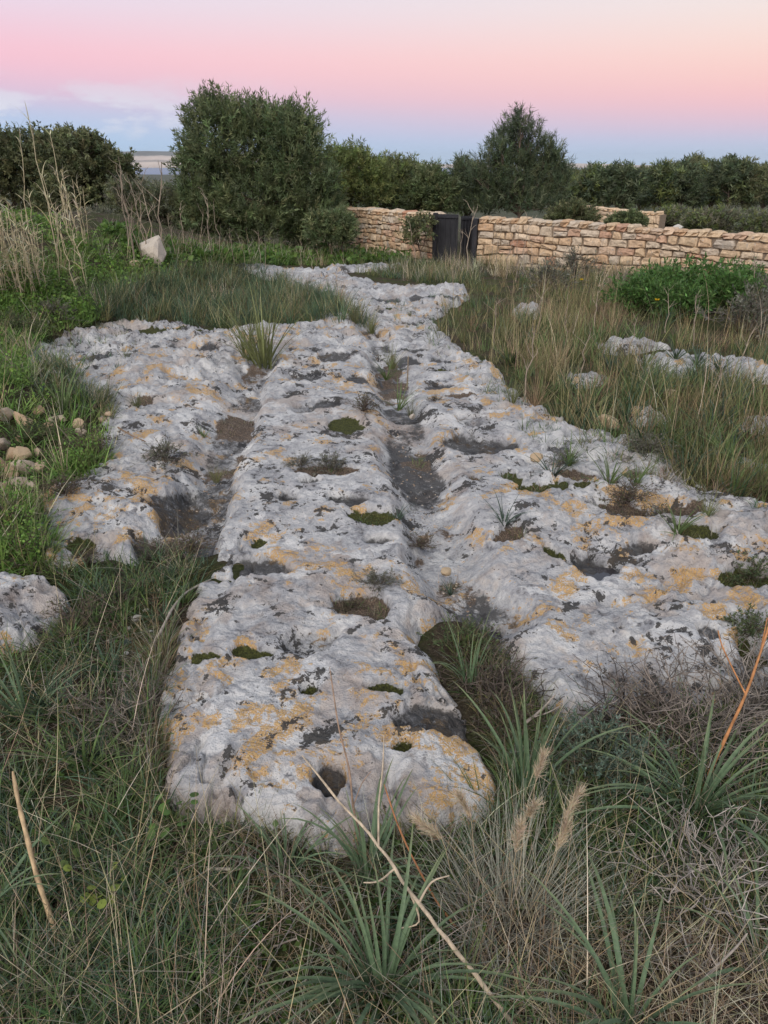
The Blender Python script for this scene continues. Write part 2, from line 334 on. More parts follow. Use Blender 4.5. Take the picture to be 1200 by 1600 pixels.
# ------------------------------------------------------------------ materials
def newmat(name):
    m = bpy.data.materials.new(name); m.use_nodes = True; nt = m.node_tree; nt.nodes.clear()
    o = nt.nodes.new('ShaderNodeOutputMaterial'); return m, nt, o
class NB:
    def __init__(s, nt): s.nt = nt; s.n = nt.nodes; s.l = nt.links
    def put(s, sock, v):
        if v is None: return
        if hasattr(v, 'is_output') or isinstance(v, bpy.types.NodeSocket): s.l.new(v, sock)
        elif isinstance(v, (tuple, list)) and sock.type == 'RGBA' and len(v) == 3: sock.default_value = (*v, 1)
        else: sock.default_value = v
    def coord(s, kind='Object'): return s.n.new('ShaderNodeTexCoord').outputs[kind]
    def attr(s, name, out='Fac'):
        a = s.n.new('ShaderNodeAttribute'); a.attribute_name = name; return a.outputs[out]
    def noise(s, vec, scale, detail=4, rough=.55, dist=0, out='Fac', loc=None, sc=None):
        if loc or sc:
            mp = s.n.new('ShaderNodeMapping'); s.l.new(vec, mp.inputs[0])
            if loc: mp.inputs['Location'].default_value = loc
            if sc: mp.inputs['Scale'].default_value = sc
            vec = mp.outputs[0]
        t = s.n.new('ShaderNodeTexNoise'); s.l.new(vec, t.inputs['Vector'])
        t.inputs['Scale'].default_value = scale; t.inputs['Detail'].default_value = detail; t.inputs['Roughness'].default_value = rough; t.inputs['Distortion'].default_value = dist
        return t.outputs[out]
    def voro(s, vec, scale, feature='F1', out='Distance', rand=1):
        t = s.n.new('ShaderNodeTexVoronoi'); t.feature = feature; s.l.new(vec, t.inputs['Vector']); t.inputs['Scale'].default_value = scale
        t.inputs['Randomness'].default_value = rand
        return t.outputs[out]
    def step(s, v, a, b):
        t = s.n.new('ShaderNodeMapRange'); t.interpolation_type = 'SMOOTHSTEP'; s.put(t.inputs[0], v); t.inputs[1].default_value = a; t.inputs[2].default_value = b
        return t.outputs[0]
    def math(s, op, a, b=None, clamp=False):
        t = s.n.new('ShaderNodeMath'); t.operation = op; t.use_clamp = clamp; s.put(t.inputs[0], a); s.put(t.inputs[1], b); return t.outputs[0]
    def mix(s, f, a, b, mode='MIX'):
        t = s.n.new('ShaderNodeMix'); t.data_type = 'RGBA'; t.blend_type = mode; s.put(t.inputs[0], f); s.put(t.inputs[6], a); s.put(t.inputs[7], b); return t.outputs[2]
    def ramp(s, f, stops):
        t = s.n.new('ShaderNodeValToRGB'); e = t.color_ramp.elements
        while len(e) < len(stops): e.new(.5)
        for k, (p, c) in enumerate(stops): e[k].position = p; e[k].color = (*c, 1)
        s.put(t.inputs[0], f); return t.outputs[0]
    def bump(s, h, strength=.5, dist=.01, normal=None):
        t = s.n.new('ShaderNodeBump'); t.inputs['Strength'].default_value = strength; t.inputs['Distance'].default_value = dist; s.put(t.inputs['Height'], h); s.put(t.inputs['Normal'], normal); return t.outputs[0]
    def bsdf(s, color, rough=.9, normal=None, spec=.3, **kw):
        t = s.n.new('ShaderNodeBsdfPrincipled'); s.put(t.inputs['Base Color'], color); s.put(t.inputs['Roughness'], rough); s.put(t.inputs['Specular IOR Level'], spec); s.put(t.inputs['Normal'], normal)
        for k, v in kw.items(): s.put(t.inputs[k], v)
        return t.outputs[0]
def rock_mat():
    m, nt, o = newmat('limestone'); b = NB(nt); P = b.coord()
    n_mid = b.noise(P, 5.5, 5, .66, .4); n_fine = b.noise(P, 34, 5, .74)
    v = b.math('ADD', b.math('MULTIPLY', n_mid, .55), b.math('MULTIPLY', n_fine, .45))
    c = b.ramp(v, [(.35, (.09, .087, .09)), (.41, (.26, .256, .262)), (.48, (.39, .386, .39)), (.55, (.49, .478, .468)), (.63, (.64, .63, .605))])
    fz = b.math('SUBTRACT', n_fine, .5)
    tan = b.step(b.math('ADD', b.attr('tanf'), b.math('MULTIPLY', fz, .8)), .0, .42)
    c = b.mix(b.math('MULTIPLY', tan, .42), c, (.38, .275, .20))
    wh = b.step(b.math('ADD', b.attr('wht'), b.math('MULTIPLY', fz, 1.0)), .20, .32)
    c = b.mix(b.math('MULTIPLY', wh, .75), c, (.60, .59, .575))
    gran = b.noise(P, 130, 2, .7)
    near = b.math('MULTIPLY', b.step(b.math('ADD', b.attr('lich'), b.math('MULTIPLY', fz, 2.2)), .24, .46), b.step(gran, .36, .50))
    lich = b.ramp(gran, [(.35, (.30, .145, .03)), (.5, (.50, .275, .075)), (.65, (.56, .40, .19))])
    c = b.mix(b.math('MULTIPLY', near, .9), c, lich)
    blk = b.step(b.math('ADD', b.attr('blk'), b.math('MULTIPLY', fz, 1.9)), .40, .47)
    c = b.mix(b.math('MULTIPLY', blk, .95), c, b.ramp(n_fine, [(.35, (.018, .017, .016)), (.7, (.075, .07, .065))]))
    # algae-dark, damp pan floors; the same dark tone runs along flutes and rut floors
    dn = n_fine
    dt = b.step(b.math('ADD', b.attr('darkf'), b.math('MULTIPLY', fz, 1.7)), .22, .72)
    c = b.mix(b.math('MULTIPLY', dt, .9), c, b.ramp(n_fine, [(.35, (.012, .0115, .012)), (.65, (.05, .047, .046))]))
    so = b.step(b.math('ADD', b.attr('soil'), b.math('MULTIPLY', b.math('SUBTRACT', dn, .52), 1.5)), .35, .65)
    c = b.mix(so, c, b.ramp(gran, [(.3, (.055, .04, .03)), (.55, (.13, .095, .07)), (.72, (.30, .23, .17))]))
    mo = b.step(b.math('ADD', b.attr('moss'), b.math('MULTIPLY', b.math('SUBTRACT', dn, .55), 1.6)), .35, .6)
    c = b.mix(mo, c, b.ramp(gran, [(.3, (.022, .022, .01)), (.55, (.06, .065, .018)), (.75, (.11, .115, .03))]))
    hgt = b.math('ADD', b.math('MULTIPLY', n_mid, .22), b.math('ADD', b.math('MULTIPLY', n_fine, .5), b.math('MULTIPLY', gran, .16)))
    nb = b.bump(hgt, 1.0, .04)
    rough = b.math('SUBTRACT', .93, b.math('MULTIPLY', dt, .25))
    nt.links.new(b.bsdf(c, rough, nb, .25), o.inputs[0]); return m
def soil_mat():
    m, nt, o = newmat('soil'); b = NB(nt); P = b.coord()
    n1 = b.noise(P, 55, 6, .7); n2 = b.noise(P, 3.1, 4, .6); n3 = b.noise(P, .5, 4, .6)
    c = b.ramp(n1, [(.3, (.028, .021, .014)), (.52, (.075, .056, .038)), (.7, (.15, .12, .085))])
    g = b.ramp(b.noise(P, 40, 5, .7), [(.3, (.02, .026, .008)), (.55, (.055, .068, .02)), (.75, (.10, .12, .035))])
    c = b.mix(b.math('MULTIPLY', b.step(n2, .40, .58), .85), c, g)
    # far country: dry scrub and fields
    y = nt.nodes.new('ShaderNodeSeparateXYZ'); nt.links.new(P, y.inputs[0])
    fr = b.step(y.outputs[1], 20, 60)
    fc = b.ramp(b.noise(P, .02, 8, .7), [(.35, (.04, .05, .03)), (.5, (.07, .075, .045)), (.62, (.10, .095, .07)), (.72, (.17, .15, .12))])
    c = b.mix(fr, c, fc)
    nb = b.bump(b.math('ADD', b.noise(P, 70, 5, .7), b.math('MULTIPLY', n2, 2.0)), 1.0, .03)
    nt.links.new(b.bsdf(c, .95, nb, .15), o.inputs[0]); return m
def leaf_mat(name, rough=.55, trans=.25, spec=.3):
    m, nt, o = newmat(name); b = NB(nt)
    c = b.attr('col', 'Color'); P = b.coord()
    c2 = b.mix(1, c, b.ramp(b.noise(P, 30, 3, .6), [(.3, (.75, .75, .75)), (.7, (1.2, 1.2, 1.15))]), 'MULTIPLY')
    d = b.bsdf(c2, rough, None, spec)
    if trans:
        t = nt.nodes.new('ShaderNodeBsdfTranslucent'); nt.links.new(c2, t.inputs[0])
        mx = nt.nodes.new('ShaderNodeMixShader'); mx.inputs[0].default_value = trans
        nt.links.new(d, mx.inputs[1]); nt.links.new(t.outputs[0], mx.inputs[2]); d = mx.outputs[0]
    nt.links.new(d, o.inputs[0]); return m
def bark_mat(name='bark'):
    m, nt, o = newmat(name); b = NB(nt); P = b.coord(); c = b.attr('col', 'Color')
    n = b.noise(P, 45, 5, .7, sc=(1, 1, .25))
    c2 = b.mix(1, c, b.ramp(n, [(.3, (.45, .45, .45)), (.7, (1.35, 1.3, 1.25))]), 'MULTIPLY')
    nt.links.new(b.bsdf(c2, .9, b.bump(n, .6, .006), .2), o.inputs[0]); return m
def stone_mat(name, ramp, scale=1.0):
    m, nt, o = newmat(name); b = NB(nt); P = b.coord()
    oi = nt.nodes.new('ShaderNodeObjectInfo')
    c = b.ramp(oi.outputs['Random'], ramp)
    ve = nt.nodes.new('ShaderNodeVectorMath'); ve.operation = 'ADD'; nt.links.new(P, ve.inputs[0]); nt.links.new(oi.outputs['Location'], ve.inputs[1])
    n = b.noise(ve.outputs[0], 9*scale, 7, .65); n2 = b.noise(ve.outputs[0], 45*scale, 5, .7)
    c = b.mix(1, c, b.ramp(n, [(.3, (.62, .60, .58)), (.5, (.95, .94, .92)), (.68, (1.2, 1.19, 1.18))]), 'MULTIPLY')
    c = b.mix(b.math('MULTIPLY', b.step(b.noise(ve.outputs[0], 6*scale, 6, .7, loc=(3, 1, 2)), .58, .66), .6), c, (.34, .33, .31))
    h = b.math('ADD', n, b.math('MULTIPLY', n2, .5))
    nt.links.new(b.bsdf(c, .92, b.bump(h, .8, .02/scale), .2), o.inputs[0]); return m
M_ROCK, M_SOIL = rock_mat(), soil_mat()
M_GRASS = leaf_mat('grass_blade', .6, .22); M_DRY = leaf_mat('dry_grass', .8, .15, .15); M_LEAF = leaf_mat('leaf', .5, .45); M_BARK = bark_mat()
M_WALL = stone_mat('wall_stone', [(0, (.50, .36, .23)), (.2, (.56, .43, .29)), (.4, (.47, .31, .19)), (.6, (.60, .49, .36)), (.72, (.42, .23, .15)), (.8, (.52, .42, .31)), (1, (.46, .40, .33))], 2)
M_RUB = stone_mat('rubble_stone', [(0, (.46, .35, .23)), (.4, (.42, .29, .18)), (.7, (.50, .41, .31)), (1, (.42, .34, .27))], 6)
M_PALE = stone_mat('pale_stone', [(0, (.58, .54, .49)), (.5, (.52, .46, .39)), (1, (.60, .58, .55))], 4)

# ------------------------------------------------------------------ ground and bedrock
def build_ground():
    th = np.linspace(-1.35, 1.35, 420)                          # fan of columns
    yy = np.concatenate([np.linspace(.35, 4, 150), 4*np.exp(np.linspace(0, math.log(30/4), 170))[1:], 30*np.exp(np.linspace(0, math.log(6500/30), 60))[1:]])
    X = th[None, :]*(yy[:, None]*.95+1.1); Y = np.repeat(yy[:, None], len(th), 1)
    sh = X.shape; x, y = X.ravel(), Y.ravel()
    z = soil_raw(x, y)
    far = sst(60, 400, y); z = z + far*3*fbm(x*.004, y*.004, 301, 4) + sst(300, 1500, y)*4*fbm(x*.0012, y*.0012, 303, 3)
    z = np.maximum(z, -62) - sst(5200, 6400, y)*30
    d = np.full(x.shape, -9.0); m = y < 25
    for P in ROCKW: d[m] = np.maximum(d[m], sdf_poly(P, x[m], y[m]))
    z = z - .35*sst(.10, .30, d)
    me = mesh_np('ground', np.stack([x, y, z], 1), grid_faces(*sh)[:, ::-1], mat=M_SOIL)
    ob('ground', me, kind='structure', label='dark mossy soil falling away to far hazy countryside', category='ground')
build_ground()
def build_rock():
    nr, nc = 660, 640
    # rows crowd toward the viewer's end of the slab, columns fan out with distance
    a0, a1 = math.atan2(1.6, 1.05), math.atan2(1.6, 21)
    yy = 1.6/np.tan(np.linspace(a0, a1, nr)); th = np.linspace(-1, 1, nc)
    X = th[None]*(yy[:, None]*.62+.75); Y = np.repeat(yy[:, None], nc, 1)
    x, y = X.ravel(), Y.ravel()
    z, at, d = rock_raw(x, y, True)
    F = grid_faces(nr, nc)[:, ::-1]
    keep = (d.reshape(nr, nc) > -.3); kf = keep.ravel()[F].any(1); F = F[kf]
    used = np.zeros(len(x), bool); used[F.ravel()] = True; idx = np.cumsum(used)-1
    me = mesh_np('bedrock', np.stack([x, y, z], 1)[used], idx[F], attrs={k: v[used] for k, v in at.items()}, mat=M_ROCK)
    ob('bedrock_terrain', me, kind='structure', label='weathered grey limestone pavement with two worn cart ruts and orange lichen', category='rock pavement')
build_rock()
#PART2
def at(px, py, Y):
    dx, dy, dz = ray(px, py); t = Y/dy; return np.array([float(dx*t), Y, float(EYE+dz*t)])
def at_z(px, py, z):
    dx, dy, dz = ray(px, py); t = (z-EYE)/dz; return np.array([float(dx*t), float(dy*t), z])
def pxm(Y, z=0.): return (Y*math.cos(PITCH)+(EYE-z)*math.sin(PITCH))/FPX     # metres per photo pixel at a distance
def sz(x, y): return float(surf(np.array([x]), np.array([y]))[0])
def on(px, py):
    x, y = gp(px, py, soft_surf); return np.array([x, y, sz(x, y)])

# ------------------------------------------------------------------ sea, far cliffs, haze
def far_country():
    m, nt, o = newmat('sea_water'); b = NB(nt); P = b.coord()
    nt.links.new(b.bsdf((.03, .10, .20), .35, b.bump(b.noise(P, .02, 3, .6), .3, 1.0), .4), o.inputs[0])
    me = mesh_np('sea', [(-16000, 4000, -60), (16000, 4000, -60), (16000, 30000, -60), (-16000, 30000, -60)], [(0, 1, 2, 3)], mat=m)
    ob('sea', me, kind='structure', label='strip of calm blue sea below the far cliffs', category='sea')
    m, nt, o = newmat('cliff_rock'); b = NB(nt); P = b.coord()
    sp = nt.nodes.new('ShaderNodeSeparateXYZ'); nt.links.new(P, sp.inputs[0])
    n = b.noise(P, .002, 6, .65)
    zz = b.math('ADD', sp.outputs[2], b.math('MULTIPLY', b.math('SUBTRACT', n, .5), 70))
    c = b.ramp(b.math('DIVIDE', b.math('ADD', zz, 60), 330), [(0, (.40, .33, .27)), (.26, (.52, .43, .35)), (.34, (.20, .17, .14)), (.42, (.50, .41, .34)), (.58, (.46, .38, .31)), (.64, (.11, .11, .09)), (1, (.10, .10, .08))])
    nt.links.new(b.bsdf(c, .95, None, .1), o.inputs[0])
    nx, nz = 260, 14
    x = np.linspace(-9500, 6500, nx)
    top = 205 + 50*fbm(x*.0006, x*0, 501, 4) + 25*sst(-6000, -4200, x) - 235*sst(-2800, 200, x)
    y0 = 15000+700*fbm(x*.0009, x*0+4, 505, 4)
    t = np.linspace(0, 1, nz); rows = []
    prof_y = np.array([0, 60, 110, 150, 200, 240, 330, 420, 480, 560, 800, 1300, 2000, 2600]); prof_z = np.array([0, .16, .32, .40, .44, .58, .70, .74, .88, .95, .985, 1, .98, .9])
    V = np.stack([np.repeat(x[:, None], nz, 1)+0*prof_y, y0[:, None]+prof_y[None]*(1+.4*fbm(x*.003, x*0+8, 507, 3))[:, None], -64+(top[:, None]+64)*prof_z[None]], -1)
    me = mesh_np('cliff', V.reshape(-1, 3), grid_faces(nx, nz), mat=m)
    ob('far_cliff_terrain', me, kind='structure', label='pale banded sea cliffs on the far shore', category='cliffs')
    m, nt, o = newmat('haze_air'); pv = nt.nodes.new('ShaderNodeVolumePrincipled')
    pv.inputs['Color'].default_value = (.80, .86, .95, 1); pv.inputs['Density'].default_value = HAZE
    nt.links.new(pv.outputs[0], o.inputs['Volume'])
    x0, x1, y0, y1, z0, z1 = -17000, 17000, -40, 31000, -95, 330
    V = [(x, y, z) for x in (x0, x1) for y in (y0, y1) for z in (z0, z1)]
    ob('haze', mesh_np('haze', V, [(0, 1, 3, 2), (4, 6, 7, 5), (0, 4, 5, 1), (2, 3, 7, 6), (0, 2, 6, 4), (1, 5, 7, 3)], mat=m, smooth=False), kind='stuff', label='thin pale haze over the far country', category='haze')
HAZE = 2.6e-5
far_country()

# ------------------------------------------------------------------ puddles
def puddle(px, py, a, b, dz, label):
    m = bpy.data.materials.get('still_water')
    if not m:
        m, nt, o = newmat('still_water'); q = NB(nt)
        nt.links.new(q.bsdf((.035, .032, .035), .06, q.bump(q.noise(q.coord(), 30, 2), .04, .004), .5), o.inputs[0])
    x, y = gp(px, py); xr, _ = gp(px+a, py); _, yt = gp(px, py-b); _, yb = gp(px, py+b)
    a, b = xr-x, abs(yt-yb)/2; an = np.linspace(0, 2*math.pi, 40, endpoint=False)
    r = 1+.12*np.sin(3*an+px)+.07*np.sin(5*an)
    zc = float(rock_raw(np.array([x]), np.array([y]))[0])
    V = np.concatenate([[(0, 0, 0)], np.stack([a*r*np.cos(an), b*r*np.sin(an), 0*an], 1)])
    F = [(0, 1+k, 1+(k+1) % 40) for k in range(40)]
    ob('puddle_water', mesh_np('puddle', V, F, mat=m), loc=(x, y, zc+dz), kind='structure', label=label, category='puddle')
puddle(942, 878, 44, 15, .016, 'dark rainwater standing in a round rock basin')
puddle(778, 948, 24, 12, .014, 'small dark puddle at the foot of the right rut')

# ------------------------------------------------------------------ stone walls
def wall_stone(P, dep, jit):
    """one rubble stone: P = 4 corners (u, v) counter-clockwise"""
    P = np.array(P, float); ring = []
    c = P.mean(0)
    for k in range(4):
        a, b = P[k], P[(k+1) % 4]
        ring.append(a+(c-a)*rng.uniform(.02, .16)); ring.append((a+b)/2+rng.normal(0, jit, 2)+(c-(a+b)/2)*.02)
    ring = np.array(ring)
    V = [(u, .16, v) for u, v in ring] + [(u, -dep*.25, v) for u, v in ring]
    r2 = c+(ring-c)*.80; V += [(u, -dep-rng.normal(0, .012), v) for u, v in r2]
    V.append((c[0], -dep-rng.uniform(0, .02), c[1]))
    F = []
    for k in range(8):
        n = (k+1) % 8
        for o in (0, 8): F += [(o+k, o+n, o+8+n), (o+k, o+8+n, o+8+k)]
        F.append((16+k, 16+n, 24))
    V = np.array(V); o = np.array([c[0], 0, c[1]]); return V-o, F, o
M_CORE = stone_mat('wall_core', [(0, (.22, .175, .13)), (1, (.26, .20, .15))], 3)
def build_wall(pts, tops, label, ch=.2, cw=.34, mat=M_WALL, thick=.45, ends=True):
    """pts: world (x, y) along the wall left to right as seen, tops: wall-top height at each"""
    pts = np.array(pts, float); seg = np.linalg.norm(np.diff(pts, axis=0), axis=1); cum = np.concatenate([[0], np.cumsum(seg)]); L = cum[-1]
    root = thing('rubble_wall', label, 'wall', (pts[0, 0], pts[0, 1], 0)); org = np.array([pts[0, 0], pts[0, 1], 0])
    X = lambda u: np.interp(u, cum, pts[:, 0]); Yf = lambda u: np.interp(u, cum, pts[:, 1])
    T = lambda u: np.interp(u, cum, tops)
    G = lambda u: float(B(X(u), Yf(u)))-.12
    def place(V, u, o3):
        e = .15; tx, ty = X(u+e)-X(u-e), Yf(u+e)-Yf(u-e); n = math.hypot(tx, ty); return math.atan2(ty, tx)
    # core
    us = np.linspace(0, L, 24); Vc = []
    for u in us:
        a = place(None, u, None); nx, ny = -math.sin(a), math.cos(a)
        for (off, z) in ((.03, G(u)), (.03, T(u)-.06), (thick, T(u)-.06), (thick, G(u))):
            Vc.append((X(u)+nx*off-org[0], Yf(u)+ny*off-org[1], z))
    F = [(4*k+i, 4*k+4+i, 4*k+4+(i+1) % 4, 4*k+(i+1) % 4) for k in range(23) for i in range(4)]+[(0, 1, 2, 3), (92, 95, 94, 93)]
    ob('core', mesh_np('wall_core', Vc, F, mat=M_CORE, smooth=False), root)
    def put(V, F, u, v, off=0, name='stone', tilt=0):
        a = place(None, u, None); nx, ny = -math.sin(a), math.cos(a)
        ob(name, mesh_np('stone', V, F, mat=mat, smooth=False), root, loc=(X(u)+nx*off-org[0], Yf(u)+ny*off-org[1], v), rot=(0, tilt, a))
    # courses of squared rubble with wandering joints
    hmax = max(T(u)-G(u) for u in us); nco = max(2, int(round((hmax-.1)/ch)))
    ph = rng.uniform(0, 9, nco+1)
    fr = np.cumsum(np.concatenate([[0], rng.uniform(.75, 1.3, nco)])); fr /= fr[-1]
    bed = lambda k, u: G(u)+(T(u)-.07-G(u))*fr[k]+(0 if k in (0, nco) else .12*ch/.155*.25*math.sin(1.7*u+ph[k])+.011*math.sin(4.3*u+2*ph[k])+.008*math.sin(9.1*u+3*ph[k]))
    for k in range(nco):
        u = 0.0
        while u < L-.05:
            w = cw*rng.uniform(.5, 1.5); u2 = min(L, u+w)
            if L-u2 < .12: u2 = L
            s1, s2 = rng.normal(0, .02, 2); g = .0045
            if rng.random() < .16 and bed(k+1, u)-bed(k, u) > .17:     # two thin stones one on the other
                mid = .5+rng.uniform(-.12, .12)
                m0, m1 = bed(k, u)+(bed(k+1, u)-bed(k, u))*mid, bed(k, u2)+(bed(k+1, u2)-bed(k, u2))*mid
                quads = [[(u+g, bed(k, u)+g), (u2-g, bed(k, u2)+g), (u2-g, m1-g), (u+g, m0-g)], [(u+g, m0+g), (u2-g, m1+g), (u2-g, bed(k+1, u2)-g), (u+g, bed(k+1, u)-g)]]
            else: quads = [[(u+g, bed(k, u)+g), (u2-g, bed(k, u2)+g), (u2+s2-g, bed(k+1, u2)-g), (u+s1+g, bed(k+1, u)-g)]]
            for q in quads:
                V, F, o3 = wall_stone(q, rng.uniform(.015, .05), .010); put(V, F, o3[0], o3[2], tilt=rng.normal(0, .01))
            u = u2
    # loose coping
    u = 0.0
    while u < L-.06:
        w = cw*rng.uniform(.45, .95); h = rng.uniform(.08, .15); u2 = min(L, u+w)
        V, F = lump_mesh(8, 5, .12); V = V*np.array([(u2-u)*.54, thick*.55, h*.62])
        put(V, F, (u+u2)/2, T((u+u2)/2)-.055+h*.35, off=thick*.45, name='coping_stone', tilt=rng.normal(0, .035)); u = u2
    return root
def lump_mesh(nu=8, nv=6, rough=.22):
    """a closed angular lump of about unit radius: squared-off sphere with knocked corners"""
    V = [(0, 0, -1.)]; F = []
    for j in range(1, nv):
        ph = -math.pi/2+math.pi*j/nv
        for i in range(nu):
            a = 2*math.pi*(i+.5*(j % 2))/nu; V.append((math.cos(a)*math.cos(ph), math.sin(a)*math.cos(ph), math.sin(ph)))
    V.append((0, 0, 1.)); V = np.array(V)
    V = np.sign(V)*np.abs(V)**.72; V *= (1+rng.uniform(-rough, rough, (len(V), 1))); V += rng.normal(0, .05, V.shape)
    for i in range(nu): F.append((0, 1+(i+1) % nu, 1+i))
    for j in range(nv-2):
        for i in range(nu):
            a, b = 1+j*nu+i, 1+j*nu+(i+1) % nu; c, d = a+nu, b+nu
            F += [(a, b, d), (a, d, c)]
    n = len(V)-1; o = 1+(nv-2)*nu
    for i in range(nu): F.append((o+i, o+(i+1) % nu, n))
    return V, F
def wall_px(base, top):
    p = [gp(*q) for q in base]; t = [float(at(q[0], q[1], y)[2]) for q, (x, y) in zip(top, p)]
    return p, t
p, t = wall_px([(744,410),(820,414),(900,420),(1000,427),(1100,434),(1200,443),(1330,456),(1500,476)], [(744,344),(820,346),(900,352),(1000,360),(1100,366),(1200,374),(1330,384),(1500,400)])
build_wall(p, t, 'long honey-coloured rubble stone wall running to the right of the dark gate', ch=.155, cw=.27); WALL_R = p
p, t = wall_px([(470,377),(545,388),(610,398),(676,407)], [(470,324),(545,328),(610,333),(676,338)])
build_wall(p, t, 'short rubble stone wall left of the dark gate', ch=.145, cw=.26); WALL_L = p
a, b2 = at(872, 330, 37), at(1000, 340, 30.5); c3 = at(1027, 340, 29.3)
M_WALL2 = stone_mat('far_wall_stone', [(0, (.58, .42, .27)), (.5, (.62, .48, .33)), (1, (.52, .38, .26))], 2)
build_wall([a[:2], b2[:2]], [float(at(872, 319, 37)[2]), float(at(1000, 334, 30.5)[2])], 'farther rubble wall beyond the long wall, below the dark pines', ch=.26, cw=.5, mat=M_WALL2)
build_wall([b2[:2]+[.05, -.02], c3[:2]+[.3, .6]], [float(at(1000, 334, 30.5)[2]), float(at(1027, 333, 29.9)[2])], 'pale squared end of the farther rubble wall', ch=.24, cw=.4, mat=M_WALL2)

# ------------------------------------------------------------------ gate
def gate():
    m, nt, o = newmat('dark_painted_steel'); b = NB(nt); P = b.coord()
    n = b.noise(P, 6, 6, .7, sc=(1, 1, .3))
    nt.links.new(b.bsdf(b.ramp(n, [(.35, (.012, .012, .014)), (.6, (.03, .03, .034)), (.75, (.075, .05, .035))]), .55, b.bump(n, .2, .01), .4, Metallic=.2), o.inputs[0])
    A, C = np.array(WALL_L[-1]), np.array(WALL_R[0]); g0 = float(B(*A))-.1
    def box(name, parent, cx, cy, cz, sx, sy, sz_, rz):
        bm = bmesh.new(); bmesh.ops.create_cube(bm, size=1); bmesh.ops.scale(bm, vec=(sx, sy, sz_), verts=bm.verts); bmesh.ops.bevel(bm, geom=bm.edges[:], offset=.006, segments=1, affect='EDGES')
        me = bpy.data.meshes.new(name); bm.to_mesh(me); bm.free(); me.materials.append(m); return ob(name, me, parent, loc=(cx, cy, cz), rot=(0, 0, rz))
    root = thing('metal_gate', 'dark sheet metal double gate between the two stone walls', 'gate', (A[0], A[1], g0))
    d = C-A; L = np.linalg.norm(d); rz = math.atan2(d[1], d[0]); H = float(at(700, 334, A[1])[2])-g0
    box('post', root, .04, 0, H/2, .09, .09, H+.04, rz)
    e = d*(1-.05/L); box('post', root, e[0], e[1], H*.46, .11, .11, H*.95, rz)
    def leaf(f0, f1, h, sw):
        p0, p1 = d*f0, d*f1+np.array([0, sw]); q = p1-p0; l = np.linalg.norm(q); r = math.atan2(q[1], q[0]); c = (p0+p1)/2
        pn = box('panel', root, c[0], c[1], h/2+.03, l, .018, h-.06, r)
        for k in range(4): box('rib', pn, -l/2+l*(k+.5)/4, -.014, 0, .035, .016, h-.10, 0)
        for z in (-.42, .42): box('rail', pn, 0, -.026, z*h, l*.98, .02, .05, 0)
    leaf(.09, .56, H, 0.0); leaf(.62, .94, H*.97, .35)
gate()

# ------------------------------------------------------------------ trees and bushes
def crown(buf, lobes, shoots, per, slen, ll, lw, cols, up=.5, droop=.15, spread=.35, shell=.75, kite=True, p=None):
    """lobes: (centre xyz, radii xyz). Leafy shoots start through the lobes' outer shells and point outward and up"""
    vol = np.array([l[1][0]*l[1][1]*l[1][2] for l in lobes])**(2/3); vol /= vol.sum()
    k = rng.choice(len(lobes), shoots, p=vol); C = np.array([l[0] for l in lobes])[k]; Rr = np.array([l[1] for l in lobes])[k]
    d = rng.normal(size=(shoots, 3)); d /= np.linalg.norm(d, axis=1, keepdims=True); d[:, 2] = np.where(d[:, 2] < -.5, -d[:, 2], d[:, 2])
    r = shell+(1-shell)*rng.random(shoots)**.6 - (rng.random(shoots) < .3)*rng.uniform(0, .45, shoots)
    clump = .70+.55*noise(d[:, 0]*2.2+k*7.1, d[:, 2]*2.2+d[:, 1]*1.7, 77)
    S = C+d*Rr*(r*clump)[:, None]
    D = d*(1-up)+np.array([0, 0, up])+rng.normal(0, .25, (shoots, 3)); D /= np.linalg.norm(D, axis=1, keepdims=True)
    L = slen*rng.uniform(.6, 1.4, shoots)
    t = rng.random((shoots, per)); 
    Pt = S[:, None]+D[:, None]*(t*L[:, None])[..., None]; Pt[..., 2] -= droop*(t**2)*L[:, None]
    LD = D[:, None]*.8+rng.normal(0, spread*1.6, (shoots, per, 3)); LD[..., 2] -= droop
    sc = pick(cols, shoots, .22, p)
    cc = np.repeat(sc, per, 0)*np.exp(rng.normal(0, .12, (shoots*per, 1)))
    n = shoots*per
    leaves(buf, Pt.reshape(-1, 3), LD.reshape(-1, 3), ll*rng.uniform(.6, 1.3, n), lw*rng.uniform(.7, 1.3, n), cc, kite)
    return S
def limb_path(a, b, n=7, wob=.08):
    t = np.linspace(0, 1, n)[:, None]; a = np.array(a); b = np.array(b); L = np.linalg.norm(b-a)
    mid = a*(1-t)+b*t; w = rng.normal(0, wob*L, (n, 3))*np.sin(t*math.pi); w[:, 2] += .12*L*np.sin(t[:, 0]*math.pi)*.4
    return mid+w
